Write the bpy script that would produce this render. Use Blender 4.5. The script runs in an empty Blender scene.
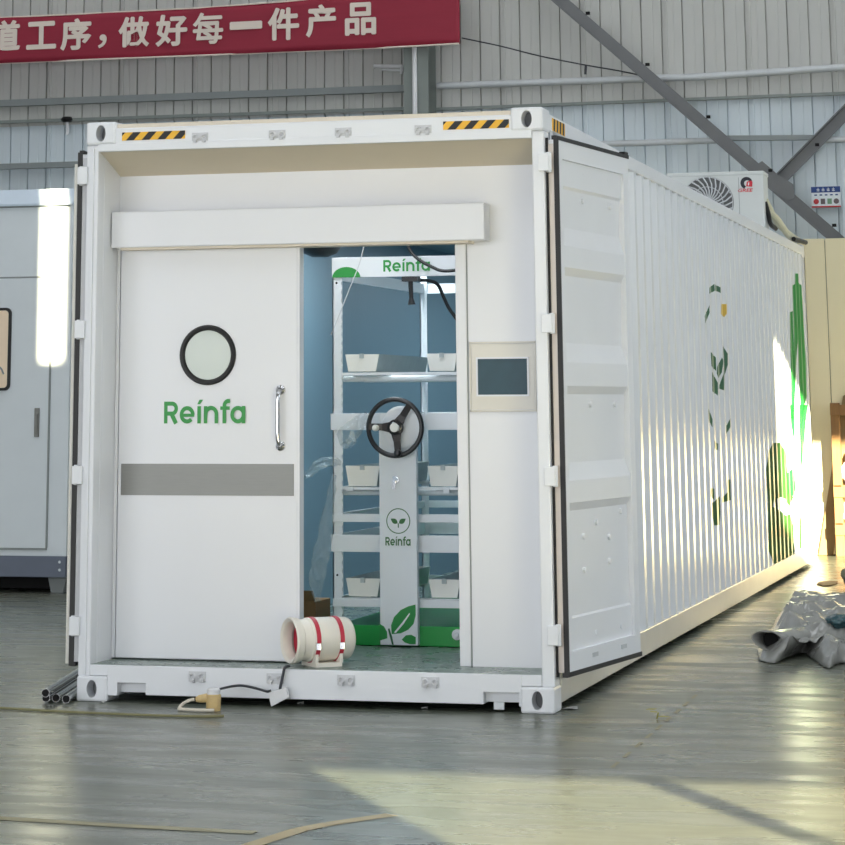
import bpy, bmesh, math, random
from mathutils import Vector, Matrix, noise
random.seed(7)
sc = bpy.context.scene
COL = sc.collection
W, H, L = 2.438, 2.896, 12.192          # high cube container

# ------------------------------------------------------------------ camera
CAM = Vector((5.0157, -12.6212, 1.4459))
YAW, PITCH, ROLL, FPX, CX, CY = .2732, .2155, -.0046, 2572.9, 356.70, -158.90
fwd = Vector((-math.sin(YAW)*math.cos(PITCH), math.cos(YAW)*math.cos(PITCH), math.sin(PITCH)))
rgt = Vector((math.cos(YAW), math.sin(YAW), 0))
up = rgt.cross(fwd)
r2 = rgt*math.cos(ROLL) + up*math.sin(ROLL)
u2 = -rgt*math.sin(ROLL) + up*math.cos(ROLL)
cd = bpy.data.cameras.new('camera')
cam = bpy.data.objects.new('camera', cd); COL.objects.link(cam)
cam.matrix_world = Matrix(((r2.x, u2.x, -fwd.x, CAM.x), (r2.y, u2.y, -fwd.y, CAM.y), (r2.z, u2.z, -fwd.z, CAM.z), (0, 0, 0, 1)))
cd.sensor_width = 36; cd.lens = FPX/845*36
cd.shift_x = (422.5-CX)/845; cd.shift_y = (CY-422.5)/845
cd.clip_end = 200
sc.camera = cam

# measuring helpers: where a sight line meets a real plane of the place
def ray(u, v): return fwd + r2*((u-CX)/FPX) - u2*((v-CY)/FPX)
def PY(u, v, Y): d = ray(u, v); p = CAM + d*((Y-CAM.y)/d.y); return p.x, p.z
def PX(u, v, X): d = ray(u, v); p = CAM + d*((X-CAM.x)/d.x); return p.y, p.z
def PZ(u, v, Z=0): d = ray(u, v); p = CAM + d*((Z-CAM.z)/d.z); return p.x, p.y
BWA, BWY = -.020, 14.5                    # the hall's back wall: slightly turned against the container
BWM = Matrix.Translation((0, BWY, 0)) @ Matrix.Rotation(BWA, 4, 'Z')
BWI = BWM.inverted()
def PB(u, v, t=0):
    o = BWI @ CAM; d = BWI.to_3x3() @ ray(u, v); p = o + d*((t-o.y)/d.y); return p.x, p.z

# ------------------------------------------------------------------ materials
def lin(c):
    f = lambda x: x/12.92 if x <= .04045 else ((x+.055)/1.055)**2.4
    return tuple(f(x/255) for x in c)+(1,)
def mat(name, rgb, rough=.5, metal=0, var=.06, scale=6, bump=0, spec=.5, stretch=(1, 1, 1), trans=0, alpha=1, rvar=.0, coat=0):
    m = bpy.data.materials.new(name); m.use_nodes = True
    nt = m.node_tree; b = nt.nodes['Principled BSDF']
    c = lin(rgb)
    tc = nt.nodes.new('ShaderNodeTexCoord'); mp = nt.nodes.new('ShaderNodeMapping'); mp.inputs['Scale'].default_value = stretch
    nz = nt.nodes.new('ShaderNodeTexNoise'); nz.inputs['Scale'].default_value = scale; nz.inputs['Detail'].default_value = 5
    nt.links.new(tc.outputs['Object'], mp.inputs['Vector']); nt.links.new(mp.outputs['Vector'], nz.inputs['Vector'])
    mx = nt.nodes.new('ShaderNodeMixRGB'); mx.blend_type = 'MIX'
    mx.inputs[1].default_value = tuple(min(1, x*(1+var)) for x in c[:3])+(1,)
    mx.inputs[2].default_value = tuple(x*(1-var) for x in c[:3])+(1,)
    nt.links.new(nz.outputs['Fac'], mx.inputs[0]); nt.links.new(mx.outputs[0], b.inputs['Base Color'])
    b.inputs['Roughness'].default_value = rough; b.inputs['Metallic'].default_value = metal
    b.inputs['Specular IOR Level'].default_value = spec
    if rvar:
        mr = nt.nodes.new('ShaderNodeMapRange'); mr.inputs['From Min'].default_value = .3; mr.inputs['From Max'].default_value = .7
        mr.inputs['To Min'].default_value = rough-rvar; mr.inputs['To Max'].default_value = rough+rvar
        nt.links.new(nz.outputs['Fac'], mr.inputs['Value']); nt.links.new(mr.outputs[0], b.inputs['Roughness'])
    if trans: b.inputs['Transmission Weight'].default_value = trans
    if alpha < 1: b.inputs['Alpha'].default_value = alpha
    if coat: b.inputs['Coat Weight'].default_value = coat
    if bump:
        bp = nt.nodes.new('ShaderNodeBump'); bp.inputs['Strength'].default_value = bump; bp.inputs['Distance'].default_value = .02
        nt.links.new(nz.outputs['Fac'], bp.inputs['Height']); nt.links.new(bp.outputs[0], b.inputs['Normal'])
    return m
M = dict(
    white=mat('white_paint', (232, 234, 238), .32, var=.03, scale=3),
    keeper=mat('keeper_paint', (206, 207, 210), .5, var=.05, scale=30),
    rail=mat('rail_paint', (208, 206, 200), .28, var=.08, scale=5),
    panel=mat('white_panel', (230, 231, 235), .3, var=.02, scale=2),
    side=mat('white_side_paint', (230, 233, 237), .25, var=.03, scale=2),
    cream_strip=mat('cream_strip', (222, 212, 196), .6),
    rubber=mat('black_rubber', (26, 24, 24), .5),
    black=mat('black_plastic', (22, 21, 22), .35),
    brown_black=mat('dark_brown_plastic', (40, 33, 30), .4),
    dark=mat('dark_void', (14, 14, 15), .9),
    green=mat('green_print', (48, 150, 66), .45),
    dgreen=mat('dark_green_print', (30, 92, 58), .35),
    lgreen=mat('leaf_green_print', (34, 140, 62), .35),
    moss=mat('olive_green_print', (52, 92, 44), .35),
    emblem=mat('emblem_green', (62, 112, 62), .5),
    basegreen=mat('green_paint', (20, 150, 62), .35),
    yellow=mat('hazard_yellow', (250, 190, 50), .5, var=.08, scale=40),
    gold=mat('yellow_print', (214, 176, 60), .4),
    steel=mat('brushed_steel', (126, 126, 122), .42, .6, var=.08, scale=12, stretch=(1, 1, 20)),
    chrome=mat('chrome', (215, 215, 218), .12, 1),
    tube_steel=mat('tube_steel', (188, 188, 188), .22, 1),
    galv=mat('galvanised', (206, 209, 212), .45, .3, var=.1),
    girt=mat('painted_girt', (142, 148, 148), .55),
    column=mat('column_paint', (132, 139, 135), .55),
    brace=mat('brace_paint', (114, 115, 117), .55, var=.1),
    cladA=mat('upper_cladding', (192, 192, 188), .5, var=.12, scale=1.6, stretch=(1, 1, .25)),
    cladB=mat('lower_cladding', (212, 222, 228), .45, var=.12, scale=1.6, stretch=(1, 1, .3)),
    hall=mat('hall_wall_paint', (170, 170, 165), .8),
    banner=mat('banner_red', (150, 32, 56), .65, var=.1, scale=4, stretch=(.3, 1, 6)),
    lettering=mat('banner_lettering', (232, 218, 206), .7),
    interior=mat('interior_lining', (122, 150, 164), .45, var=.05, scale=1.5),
    intfloor=mat('interior_floor', (118, 132, 124), .3, var=.15, scale=9, rvar=.12),
    rack=mat('rack_white', (232, 234, 236), .4, var=.03),
    tray=mat('tray_white', (236, 234, 226), .5, var=.03),
    shadegrey=mat('tray_shade_grey', (176, 184, 184), .5, var=.12, scale=20),  # shade on the trough sides put into the grey
    tube=mat('lamp_tube', (225, 230, 232), .25),
    fan=mat('fan_plastic', (236, 230, 218), .4, var=.02),
    red=mat('red_band', (186, 40, 62), .4),
    soffit=mat('soffit_panel', (224, 212, 190), .6, var=.03),  # warm bounce from the floor put into the cream colour
    porthole=mat('porthole_glass', (206, 214, 208), .25, var=.03),
    screen=mat('screen_glass', (40, 72, 84), .3, var=.15, scale=14, spec=.25),
    frame_beige=mat('panel_frame', (226, 222, 213), .45),
    cabin=mat('cabin_panel', (222, 229, 233), .35, var=.03),
    cabin2=mat('cabin_fascia', (198, 211, 224), .4),
    skirt=mat('cabin_skirt', (104, 112, 128), .5, var=.08),
    peach=mat('pane_reflection', (255, 226, 196), .2),  # peach reflection painted into the pane colour
    cream=mat('cream_panel', (240, 229, 194), .5, var=.05, scale=3, stretch=(1, 1, .2)),
    seam=mat('seam_grey', (120, 116, 100), .7),
    acwhite=mat('ac_casing', (216, 220, 218), .4),
    acdark=mat('ac_inside', (112, 114, 114), .7),
    foam=mat('pipe_lagging', (214, 212, 186), .7, var=.1, scale=15),
    wood=mat('raw_wood', (140, 104, 66), .75, var=.3, scale=9, stretch=(6, 6, .6)),
    board=mat('leaning_board', (140, 116, 80), .7, var=.08, scale=6),
    sack=mat('white_sack', (226, 222, 214), .8, var=.08, bump=.4),
    bag=mat('grey_bag', (120, 116, 108), .6, var=.2, bump=.6),
    film=mat('grey_plastic_film', (142, 142, 138), .17, var=.4, scale=9, bump=.45, stretch=(1, .5, 1)),
    clear=mat('clear_film', (210, 220, 222), .2, var=.1, alpha=.32),
    teal=mat('teal_film', (44, 78, 84), .25, var=.3, scale=20, bump=.4),
    card=mat('cardboard', (132, 98, 62), .8),
    paper=mat('white_plastic', (226, 226, 228), .5),
    plugtan=mat('tan_plastic', (212, 184, 130), .45, var=.15, scale=60),
    ycable=mat('yellow_cable', (128, 124, 88), .6, var=.2, scale=10),
    pale=mat('pale_cable', (214, 206, 190), .6),
    dcable=mat('dark_cable', (52, 54, 60), .5),
    signw=mat('sign_white', (232, 238, 242), .4), signb=mat('sign_blue', (28, 62, 130), .4),
    signr=mat('sign_red', (196, 52, 56), .4), signg=mat('sign_green', (120, 160, 130), .4), signk=mat('sign_grey', (104, 92, 96), .4),
    logo_r=mat('logo_red', (214, 44, 62), .4), logo_k=mat('logo_navy', (24, 26, 40), .4),
    leaf=mat('dry_leaf', (150, 146, 66), .7), litter=mat('pale_litter', (190, 190, 188), .7),
    redpipe=mat('edge_strip_paint', (212, 202, 194), .35),
    paint_y=mat('worn_yellow_line', (142, 134, 102), .45, var=.3, scale=5), paint_o=mat('worn_orange_line', (164, 144, 98), .45, var=.3, scale=5),
)
def floor_mat():
    m = bpy.data.materials.new('sealed_concrete'); m.use_nodes = True
    nt = m.node_tree; b = nt.nodes['Principled BSDF']; N = nt.nodes.new
    tc = N('ShaderNodeTexCoord')
    def nz(scale, det, st):
        mp = N('ShaderNodeMapping'); mp.inputs['Scale'].default_value = st
        n = N('ShaderNodeTexNoise'); n.inputs['Scale'].default_value = scale; n.inputs['Detail'].default_value = det
        nt.links.new(tc.outputs['Object'], mp.inputs['Vector']); nt.links.new(mp.outputs['Vector'], n.inputs['Vector']); return n
    big = nz(.35, 4, (1, 1, 1)); fine = nz(5, 6, (1, .9, 1)); scuff = nz(1.6, 8, (.8, 3.2, 1))
    r1 = N('ShaderNodeValToRGB'); e = r1.color_ramp.elements
    e[0].position = .35; e[0].color = lin((88, 96, 86)); e[1].position = .68; e[1].color = lin((110, 111, 100))
    nt.links.new(big.outputs['Fac'], r1.inputs[0])
    r2_ = N('ShaderNodeValToRGB'); e = r2_.color_ramp.elements
    e[0].position = .3; e[0].color = (.8, .8, .8, 1); e[1].position = .75; e[1].color = (1.18, 1.18, 1.16, 1)
    nt.links.new(fine.outputs['Fac'], r2_.inputs[0])
    mx = N('ShaderNodeMixRGB'); mx.blend_type = 'MULTIPLY'; mx.inputs[0].default_value = .6
    nt.links.new(r1.outputs[0], mx.inputs[1]); nt.links.new(r2_.outputs[0], mx.inputs[2])
    nt.links.new(mx.outputs[0], b.inputs['Base Color'])
    mr = N('ShaderNodeMapRange'); mr.inputs['From Min'].default_value = .35; mr.inputs['From Max'].default_value = .68
    mr.inputs['To Min'].default_value = .22; mr.inputs['To Max'].default_value = .36; b.inputs['Specular IOR Level'].default_value = .32
    nt.links.new(scuff.outputs['Fac'], mr.inputs['Value']); nt.links.new(mr.outputs[0], b.inputs['Roughness'])
    bp = N('ShaderNodeBump'); bp.inputs['Strength'].default_value = .06; bp.inputs['Distance'].default_value = .01
    nt.links.new(scuff.outputs['Fac'], bp.inputs['Height']); nt.links.new(bp.outputs[0], b.inputs['Normal'])
    return m
M['floor'] = floor_mat()

# ------------------------------------------------------------------ mesh builder
class MB:
    def __init__(s): s.bm = bmesh.new()
    def face(s, pts):
        try: return s.bm.faces.new([s.bm.verts.new(p) for p in pts])
        except ValueError: return None
    def box(s, x0, x1, y0, y1, z0, z1):
        v = [s.bm.verts.new(p) for p in ((x0, y0, z0), (x1, y0, z0), (x1, y1, z0), (x0, y1, z0), (x0, y0, z1), (x1, y0, z1), (x1, y1, z1), (x0, y1, z1))]
        for f in ((0, 3, 2, 1), (4, 5, 6, 7), (0, 1, 5, 4), (1, 2, 6, 5), (2, 3, 7, 6), (3, 0, 4, 7)): s.bm.faces.new([v[i] for i in f])
        return s
    def prism(s, pts, ext):
        ext = Vector(ext); a = [s.bm.verts.new(p) for p in pts]; b = [s.bm.verts.new(Vector(p)+ext) for p in pts]; n = len(pts)
        s.bm.faces.new(a); s.bm.faces.new(b[::-1])
        for i in range(n): s.bm.faces.new([a[i], b[i], b[(i+1) % n], a[(i+1) % n]])
        return s
    def bar(s, p0, p1, w, t, n=(0, -1, 0)):
        # rectangular bar from p0 to p1: w across, t along n
        p0, p1 = Vector(p0), Vector(p1); d = (p1-p0).normalized(); n = Vector(n).normalized(); a = d.cross(n).normalized()*w/2; n = n*t
        return s.prism([p0-a, p0+a, p0+a+n, p0-a+n], p1-p0)
    def tube(s, pts, r, seg=10, cap=True, hollow=None):
        pts = [Vector(p) for p in pts]; rings = []
        rs = r if isinstance(r, (list, tuple)) else [r]*len(pts)
        prev = None
        for i, p in enumerate(pts):
            d = (pts[min(i+1, len(pts)-1)]-pts[max(i-1, 0)]).normalized()
            if prev is None:
                a = d.cross(Vector((0, 0, 1)));
                if a.length < 1e-3: a = d.cross(Vector((0, 1, 0)))
                a.normalize()
            else: a = (prev-d*prev.dot(d)).normalized()
            prev = a; b = d.cross(a)
            rings.append([s.bm.verts.new(p+(a*math.cos(2*math.pi*k/seg)+b*math.sin(2*math.pi*k/seg))*rs[i]) for k in range(seg)])
        for q, w in zip(rings, rings[1:]):
            for k in range(seg): s.bm.faces.new([q[k], q[(k+1) % seg], w[(k+1) % seg], w[k]])
        if cap:
            s.bm.faces.new(rings[0][::-1]); s.bm.faces.new(rings[-1])
        return s
    def lathe(s, prof, c, axis, seg=32):
        # prof: (distance along axis, radius)
        c = Vector(c); ax = Vector(axis).normalized(); a = ax.cross(Vector((0, 0, 1)))
        if a.length < 1e-3: a = Vector((1, 0, 0))
        a.normalize(); b = ax.cross(a); rings = []
        for h, r in prof:
            if r < 1e-6: rings.append([s.bm.verts.new(c+ax*h)])
            else: rings.append([s.bm.verts.new(c+ax*h+(a*math.cos(2*math.pi*k/seg)+b*math.sin(2*math.pi*k/seg))*r) for k in range(seg)])
        for q, w in zip(rings, rings[1:]):
            for k in range(seg):
                k1 = (k+1) % seg
                if len(q) == 1 and len(w) == 1: continue
                if len(q) == 1: s.bm.faces.new([q[0], w[k1], w[k]])
                elif len(w) == 1: s.bm.faces.new([q[k], q[k1], w[0]])
                else: s.bm.faces.new([q[k], q[k1], w[k1], w[k]])
        return s
    def torus(s, c, axis, R, r, seg=40, sub=10):
        prof = [(r*math.sin(2*math.pi*k/sub), R+r*math.cos(2*math.pi*k/sub)) for k in range(sub+1)]
        return s.lathe(prof, c, axis, seg)
    def build(s, name, m, parent=None, org=(0, 0, 0), bevel=0, smooth=False):
        bm = s.bm
        bmesh.ops.remove_doubles(bm, verts=bm.verts, dist=1e-5)
        bmesh.ops.recalc_face_normals(bm, faces=bm.faces)
        if bevel: bmesh.ops.bevel(bm, geom=[e for e in bm.edges if len(e.link_faces) == 2 and e.calc_face_angle() > .5], offset=bevel, segments=2, affect='EDGES', profile=.5)
        bmesh.ops.translate(bm, verts=bm.verts, vec=-Vector(org))
        me = bpy.data.meshes.new(name); bm.to_mesh(me); bm.free()
        me.materials.append(M[m] if isinstance(m, str) else m)
        if smooth:
            for p in me.polygons: p.use_smooth = True
            me.set_sharp_from_angle(angle=.6)
        o = bpy.data.objects.new(name, me); COL.objects.link(o)
        if parent: o.parent = parent
        else: o.location = org
        return o
def tag(o, label, cat, group=None, kind=None):
    o['label'] = label; o['category'] = cat
    if group: o['group'] = group
    if kind: o['kind'] = kind
    return o
def structure(o): o['kind'] = 'structure'; return o
def thing(name, loc, label, cat, group=None, rot=0):
    o = bpy.data.objects.new(name, None); COL.objects.link(o); o.location = loc; o.rotation_euler = (0, 0, rot); o.empty_display_size = .1
    return tag(o, label, cat, group)
def copy_tree(o, parent=None):
    c = o.copy(); COL.objects.link(c)
    if parent: c.parent = parent
    for ch in list(o.children): copy_tree(ch, c)
    return c
def glyphs(body, box, place, name, m, parent, bold=.02, org=(0, 0, 0), depth=.002, shear=0, fat=0):
    """solid lettering filling box=(a0,a1,z0,z1); place(a,z,n) -> world point, n = height off the surface"""
    cu = bpy.data.curves.new(name, 'FONT'); cu.body = body; cu.size = 1; cu.offset = bold; cu.shear = shear; cu.resolution_u = 4
    cu.extrude = .5
    t = bpy.data.objects.new('lettering_source', cu); COL.objects.link(t)
    dg = bpy.context.evaluated_depsgraph_get(); dg.update()
    me = bpy.data.meshes.new_from_object(t.evaluated_get(dg))
    bpy.data.objects.remove(t); bpy.data.curves.remove(cu)
    xs = [v.co.x for v in me.vertices]; ys = [v.co.y for v in me.vertices]
    x0, x1, y0, y1 = min(xs), max(xs), min(ys), max(ys)
    for v in me.vertices:
        a = box[0]+(v.co.x-x0)/(x1-x0)*(box[1]-box[0]); z = box[2]+(v.co.y-y0)/(y1-y0)*(box[3]-box[2])
        v.co = Vector(place(a, z, depth*(v.co.z+.5)))-Vector(org)
    if fat:                              # heavier strokes: the same outline laid over itself a little to each side
        bm = bmesh.new(); bm.from_mesh(me); g0 = list(bm.verts)+list(bm.edges)+list(bm.faces); k = (box[1]-box[0])*fat
        for dx_, dz_, dy_ in ((k, 0, -.0004), (-k, 0, -.0008), (0, k, -.0012), (0, -k, -.0016)):
            d = bmesh.ops.duplicate(bm, geom=g0)['geom']; bmesh.ops.translate(bm, verts=[v for v in d if isinstance(v, bmesh.types.BMVert)], vec=(dx_, dy_, dz_))
        bm.to_mesh(me); bm.free()
    me.name = name; me.materials.clear(); me.materials.append(M[m])
    o = bpy.data.objects.new(name, me); COL.objects.link(o); o.parent = parent
    return o
def wordmark(box, place, name, m, parent, org=(0, 0, 0)):
    """the green geometric sans word, drawn from strokes"""
    W2 = .066; polys = []
    def stroke(p, w=W2):
        p = [Vector((a, c)) for a, c in p]; L_, R_ = [], []
        for i, q in enumerate(p):
            d1 = (q-p[i-1]).normalized() if i else None; d2 = (p[i+1]-q).normalized() if i < len(p)-1 else None
            d = ((d1 or d2)+(d2 or d1)).normalized(); n = Vector((-d.y, d.x)); k = w/max(.4, n.dot(Vector((-(d2 or d1).y, (d2 or d1).x))))
            L_.append(q+n*k); R_.append(q-n*k)
        for i in range(len(p)-1): polys.append([L_[i], L_[i+1], R_[i+1], R_[i]])
    arc = lambda cx, cy, r, a0, a1, n=22: [(cx+r*math.cos(math.radians(a0+(a1-a0)*k/n)), cy+r*math.sin(math.radians(a0+(a1-a0)*k/n))) for k in range(n+1)]
    x = 0
    stroke([(x+W2, 0), (x+W2, .70)]); stroke([(x+W2, .634)]+[(x+.29, .634)]+arc(x+.30, .475, .159, 88, -88)+[(x+.29, .316), (x+W2, .316)]); stroke([(x+.27, .33), (x+.46, 0)], .075); x += .60
    stroke(arc(x+.275, .275, .212, 0, 318, 34)); stroke([(x+.06, .262), (x+.545, .262)], .05); x += .66
    stroke([(x+W2, 0), (x+W2, .55)]); polys.append([Vector(q) for q in ((x-.005, .615), (x+.10, .615), (x+.215, .755), (x+.075, .755))]); x += .24
    stroke([(x+W2, 0), (x+W2, .55)]); stroke([(x+W2, .29)]+arc(x+.27, .29, .204, 180, 0)+[(x+.474, 0)]); x += .62
    stroke([(x+.15, 0), (x+.15, .55)]+arc(x+.30, .56, .15, 180, 95, 10)+[(x+.36, .712)]); stroke([(x, .485), (x+.35, .485)], .055); x += .38
    stroke(arc(x+.275, .275, .212, 0, 360, 36)); stroke([(x+.49, 0), (x+.49, .55)]); x += .556
    b = MB(); zm = .755
    for k, q in enumerate(polys):
        b.face([place(box[0]+v.x/x*(box[1]-box[0]), box[2]+v.y/zm*(box[3]-box[2]), .0015+.00006*k) for v in q])
    return b.build(name, m, parent, org=org)
def leaf_poly(cx, cz, ang, ln, wd, n=10):
    pts = []
    for k in range(n+1):
        t = k/n; pts.append((t*ln, wd/2*math.sin(math.pi*t**.85)))
    pts += [(t*ln, -wd/2*math.sin(math.pi*t**.85)) for t in [k/n for k in range(n-1, 0, -1)]]
    ca, sa = math.cos(ang), math.sin(ang)
    return [(cx+a*ca-b*sa, cz+a*sa+b*ca) for a, b in pts]
def bez(p, n=16):
    """Catmull-Rom through points"""
    p = [Vector(q) for q in p]; p = [p[0]*2-p[1]]+p+[p[-1]*2-p[-2]]; out = []
    for i in range(1, len(p)-2):
        for k in range(n):
            t = k/n; a, b, c, d = p[i-1:i+3]
            out.append(.5*((2*b)+(c-a)*t+(2*a-5*b+4*c-d)*t*t+(3*b-a-3*c+d)*t**3))
    return out+[p[-2]]

# ================================================================== SETTING
X0, X1, YF, YB, HH = -16, 24, -16, BWY, 13.6
b = MB(); b.face([(X0, YF-2, 0), (X1, YF-2, 0), (X1, 16, 0), (X0, 16, 0)])
floor = structure(b.build('floor', 'floor'))
def line_on_floor(pts, w, m):
    b = MB(); P = [Vector((p[0], p[1], .002)) for p in pts]
    for i in range(len(P)-1):
        d = (P[i+1]-P[i]).normalized(); n = Vector((-d.y, d.x, 0))*w/2
        b.face([P[i]-n, P[i+1]-n, P[i+1]+n, P[i]+n])
    return b.build('painted_line', m, floor)
line_on_floor([PZ(*q) for q in ((-10, 818), (120, 826), (255, 833))], .07, 'paint_y')
line_on_floor([PZ(*q) for q in ((250, 846), (275, 838), (300, 830), (330, 824), (392, 815))], .07, 'paint_o')
q0, q1 = PZ(612, 768), PZ(700, 692)
for k in range(9):                       # worn dashes along the container
    a, c = k/9, (k+.55)/9
    line_on_floor([(q0[0]+(q1[0]-q0[0])*t, q0[1]+(q1[1]-q0[1])*t) for t in (a, c)], .018, 'paint_y')

# back wall: ribbed metal cladding, upper sheets lap over the lower ones at the seam
seam_z = PB(437, 108)[1]
def cladding(b, s0, s1, z0, z1, t, pitch=.222):
    n = int((s1-s0)/pitch); prof = []
    for i in range(n):
        a = s0+i*pitch; big = (i % 4 == 0)
        prof += [(a, 0), (a+.004, .03), (a+.013, .03), (a+.017, 0)]
        if big: prof += [(a+.046, 0), (a+.050, -.018), (a+.066, -.018), (a+.070, 0)]
        prof += [(a+.12, 0), (a+.13, .003), (a+.14, 0)]
    prof.append((s1, 0)); lo = [b.bm.verts.new((a, t+d, z0)) for a, d in prof]; hi = [b.bm.verts.new((a, t+d, z1)) for a, d in prof]
    for i in range(len(prof)-1): b.bm.faces.new([lo[i], lo[i+1], hi[i+1], hi[i]])
def onwall(o): o.location = (BWM @ Vector(o.location)); o.rotation_euler = (0, 0, BWA); return o
b = MB(); cladding(b, -15.2, 15, 0, seam_z+.05, .03); b.box(-15.2, 15, .07, .09, 0, seam_z)
wb = b.build('wall_back', 'cladB'); structure(onwall(wb))
b = MB(); cladding(b, -15.2, 15, seam_z-.03, HH-.5, 0)
b.box(-15.2, 15, .07, .09, seam_z, HH-.5)
up_sheet = b.build('upper_cladding', 'cladA', wb)
def wall_line(name, pts, w, t0, t1, m, tube=False):
    b = MB()
    P = [(PB(u, v, t0)) for u, v in pts]
    for (a, z), (c, y) in zip(P, P[1:]):
        if tube: b.tube([(a, (t0+t1)/2, z), (c, (t0+t1)/2, y)], w/2, 12)
        else: b.prism([(a, t0, z-w/2), (a, t1, z-w/2), (a, t1, z+w/2), (a, t0, z+w/2)], (c-a, 0, y-z))
    return structure(onwall(b.build(name, m)))
wall_line('trim_1', [(-500, 121.5), (-60, 105.5), (404, 88)], .075, -.11, -.03, 'girt')
wall_line('trim_2', [(-500, 183), (-60, 168.5), (404, 153)], .06, -.11, -.03, 'girt')
wall_line('trim_3', [(-500, 139), (-60, 124), (404, 108.5)], .035, -.07, -.03, 'column')
wall_line('trim_4', [(436, 109), (960, 88.5), (1300, 75)], .03, -.07, -.03, 'column')
wall_line('trim_5', [(436, 85.5), (700, 76.2), (960, 59), (1300, 36)], .075, -.12, -.03, 'galv', True)
wall_line('trim_6', [(560, 145), (715, 140)], .065, -.12, -.03, 'galv', True)
wall_line('trim_7', [(820, 139.5), (960, 136.5), (1300, 129)], .065, -.12, -.03, 'galv', True)
wall_line('trim_8', [(436, 148), (560, 145)], .05, -.12, -.03, 'girt')
wall_line('trim_9', [(715, 138), (820, 137.2)], .05, -.10, -.03, 'girt')

# the other hall walls (behind and beside the camera) with the openings the sun comes through
SUNAZ = Vector((-.512, .859)); TE = .213          # travel direction on plan, tan(elevation)
def to_front(x, y, z):
    t = (y-YF)/SUNAZ.y; return x-SUNAZ.x*t, z+TE*t
lx, lz = to_front(1.79, -1.97, 0)
mx_, _ = to_front(3.2, -1.93, 0)
ua = to_front(-3.13, 7, 1.80); ub = to_front(-2.90, 7, 3.4)
va = to_front(W, 9.65, 1.27); vb = to_front(W, 9.65, 1.98)
holes = [(lx, mx_-.035, 0, lz), (mx_+.035, 13.2, 0, lz), (ua[0], ub[0], ua[1], ub[1]),
         (va[0], 23.2, to_front(W, 11.2, .1)[1], vb[1])]
def holed_wall(name, x0, x1, z0, z1, y0, y1, holes, m):
    xs = sorted({x0, x1} | {h[0] for h in holes} | {h[1] for h in holes}); zs = sorted({z0, z1} | {h[2] for h in holes} | {h[3] for h in holes})
    b = MB()
    for i in range(len(xs)-1):
        for j in range(len(zs)-1):
            cx, cz = (xs[i]+xs[i+1])/2, (zs[j]+zs[j+1])/2
            if any(h[0] < cx < h[1] and h[2] < cz < h[3] for h in holes): continue
            b.box(xs[i], xs[i+1], y0, y1, zs[j], zs[j+1])
    return structure(b.build(name, m))
holed_wall('wall_front', X0, X1, 0, HH, YF-.12, YF, holes, 'hall')
b = MB(); b.box(X0-.1, X0, YF-.12, 16, 0, HH); structure(b.build('wall_left', 'hall'))
b = MB(); b.box(X1, X1+.1, YF-.12, 16, 0, HH); structure(b.build('wall_right', 'hall'))

b = MB(); b.box(X0, X1, YF-.12, 16, HH, HH+.15); structure(b.build('ceiling', 'hall'))

# ================================================================== ON THE BACK WALL
# steel column with a white conduit
s0, _ = PB(404, 100, -.36); s1, _ = PB(428.5, 100, -.36)
o = onwall(thing('steel_column', ((s0+s1)/2, -.2, 0), 'grey steel H-shaped hall column against the ribbed wall, carrying a white conduit', 'column'))
w = (s1-s0)/2
b = MB(); b.box(-w, w, -.16, -.145, 0, 10); b.box(-w, w, .145, .16, 0, 10); b.box(-.006, .006, -.145, .145, 0, 10); b.build('flanged_shaft', 'column', o)
cs0, cs1 = PB(412, 100, -.40)[0]-(s0+s1)/2, PB(417, 100, -.40)[0]-(s0+s1)/2
b = MB(); b.tube([((cs0+cs1)/2, -.186, 0), ((cs0+cs1)/2, -.186, 10)], (cs1-cs0)/2, 12); p = b.build('conduit', 'paper', o, smooth=True); p['label'] = 'white vertical conduit pipe'
# two short pale tubes beside the column
sA, zA = PB(374, 66, -.1); sB, zB = PB(403, 66.5, -.1)
b = MB(); b.tube([(sA, -.1, zA), (sB, -.1, zB)], .022, 10); b.tube([(sA+.09, -.1, zA-.045), (sB, -.1, zB-.045)], .013, 8); b.tube([(sB-.02, -.1, zB+.02), (sB-.02, -.1, zB-.08)], .016, 8); b.tube([(sB-.02, -.1, zB-.03), (sB-.02, .02, zB-.03)], .016, 8)
tag(onwall(b.build('pipe_stub', 'paper', org=(sB, -.1, zB), smooth=True)), 'two short pale horizontal pipe ends bracketed together just left of the grey column', 'pipe')
# banner
top = [(-90, 24), (0, 17.5), (100, 13), (200, 8), (290, 1), (340, -4), (415, -12), (459, -17)]
bot = [(-90, 67), (0, 63.3), (100, 59.3), (200, 55.6), (290, 51.6), (340, 49.6), (415, 46.2), (459, 43.6)]
TB = -.50
def interp(tb, u):
    for (a, p), (c, q) in zip(tb, tb[1:]):
        if a <= u <= c: return p+(q-p)*(u-a)/(c-a)
    return tb[-1][1]
bs, bz = PB(459, 44, TB)
ban = onwall(thing('banner', (bs, TB, bz), 'long dark red cloth banner with pale lettering stretched along the top of the back wall', 'banner'))
b = MB(); cols = []
NU, NV = 120, 8
for i in range(NU+1):
    u = -90+549*i/NU; vt, vb_ = interp(top, u), interp(bot, u); c = []
    for j in range(NV+1):
        v = vt+(vb_-vt)*j/NV; s, z = PB(u, v, TB)
        d = .008*math.sin(s*1.7+j*.5)+.004*math.sin(j*2.1+s*5) + (.03*max(0, (u-415)/44) if u > 415 else 0)
        c.append(b.bm.verts.new((s, TB+d, z)))
    cols.append(c)
for p, q in zip(cols, cols[1:]):
    for j in range(NV): b.bm.faces.new([p[j], p[j+1], q[j+1], q[j]])
cl = b.build('cloth', 'banner', ban, org=(bs, TB, bz), smooth=True)
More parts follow.
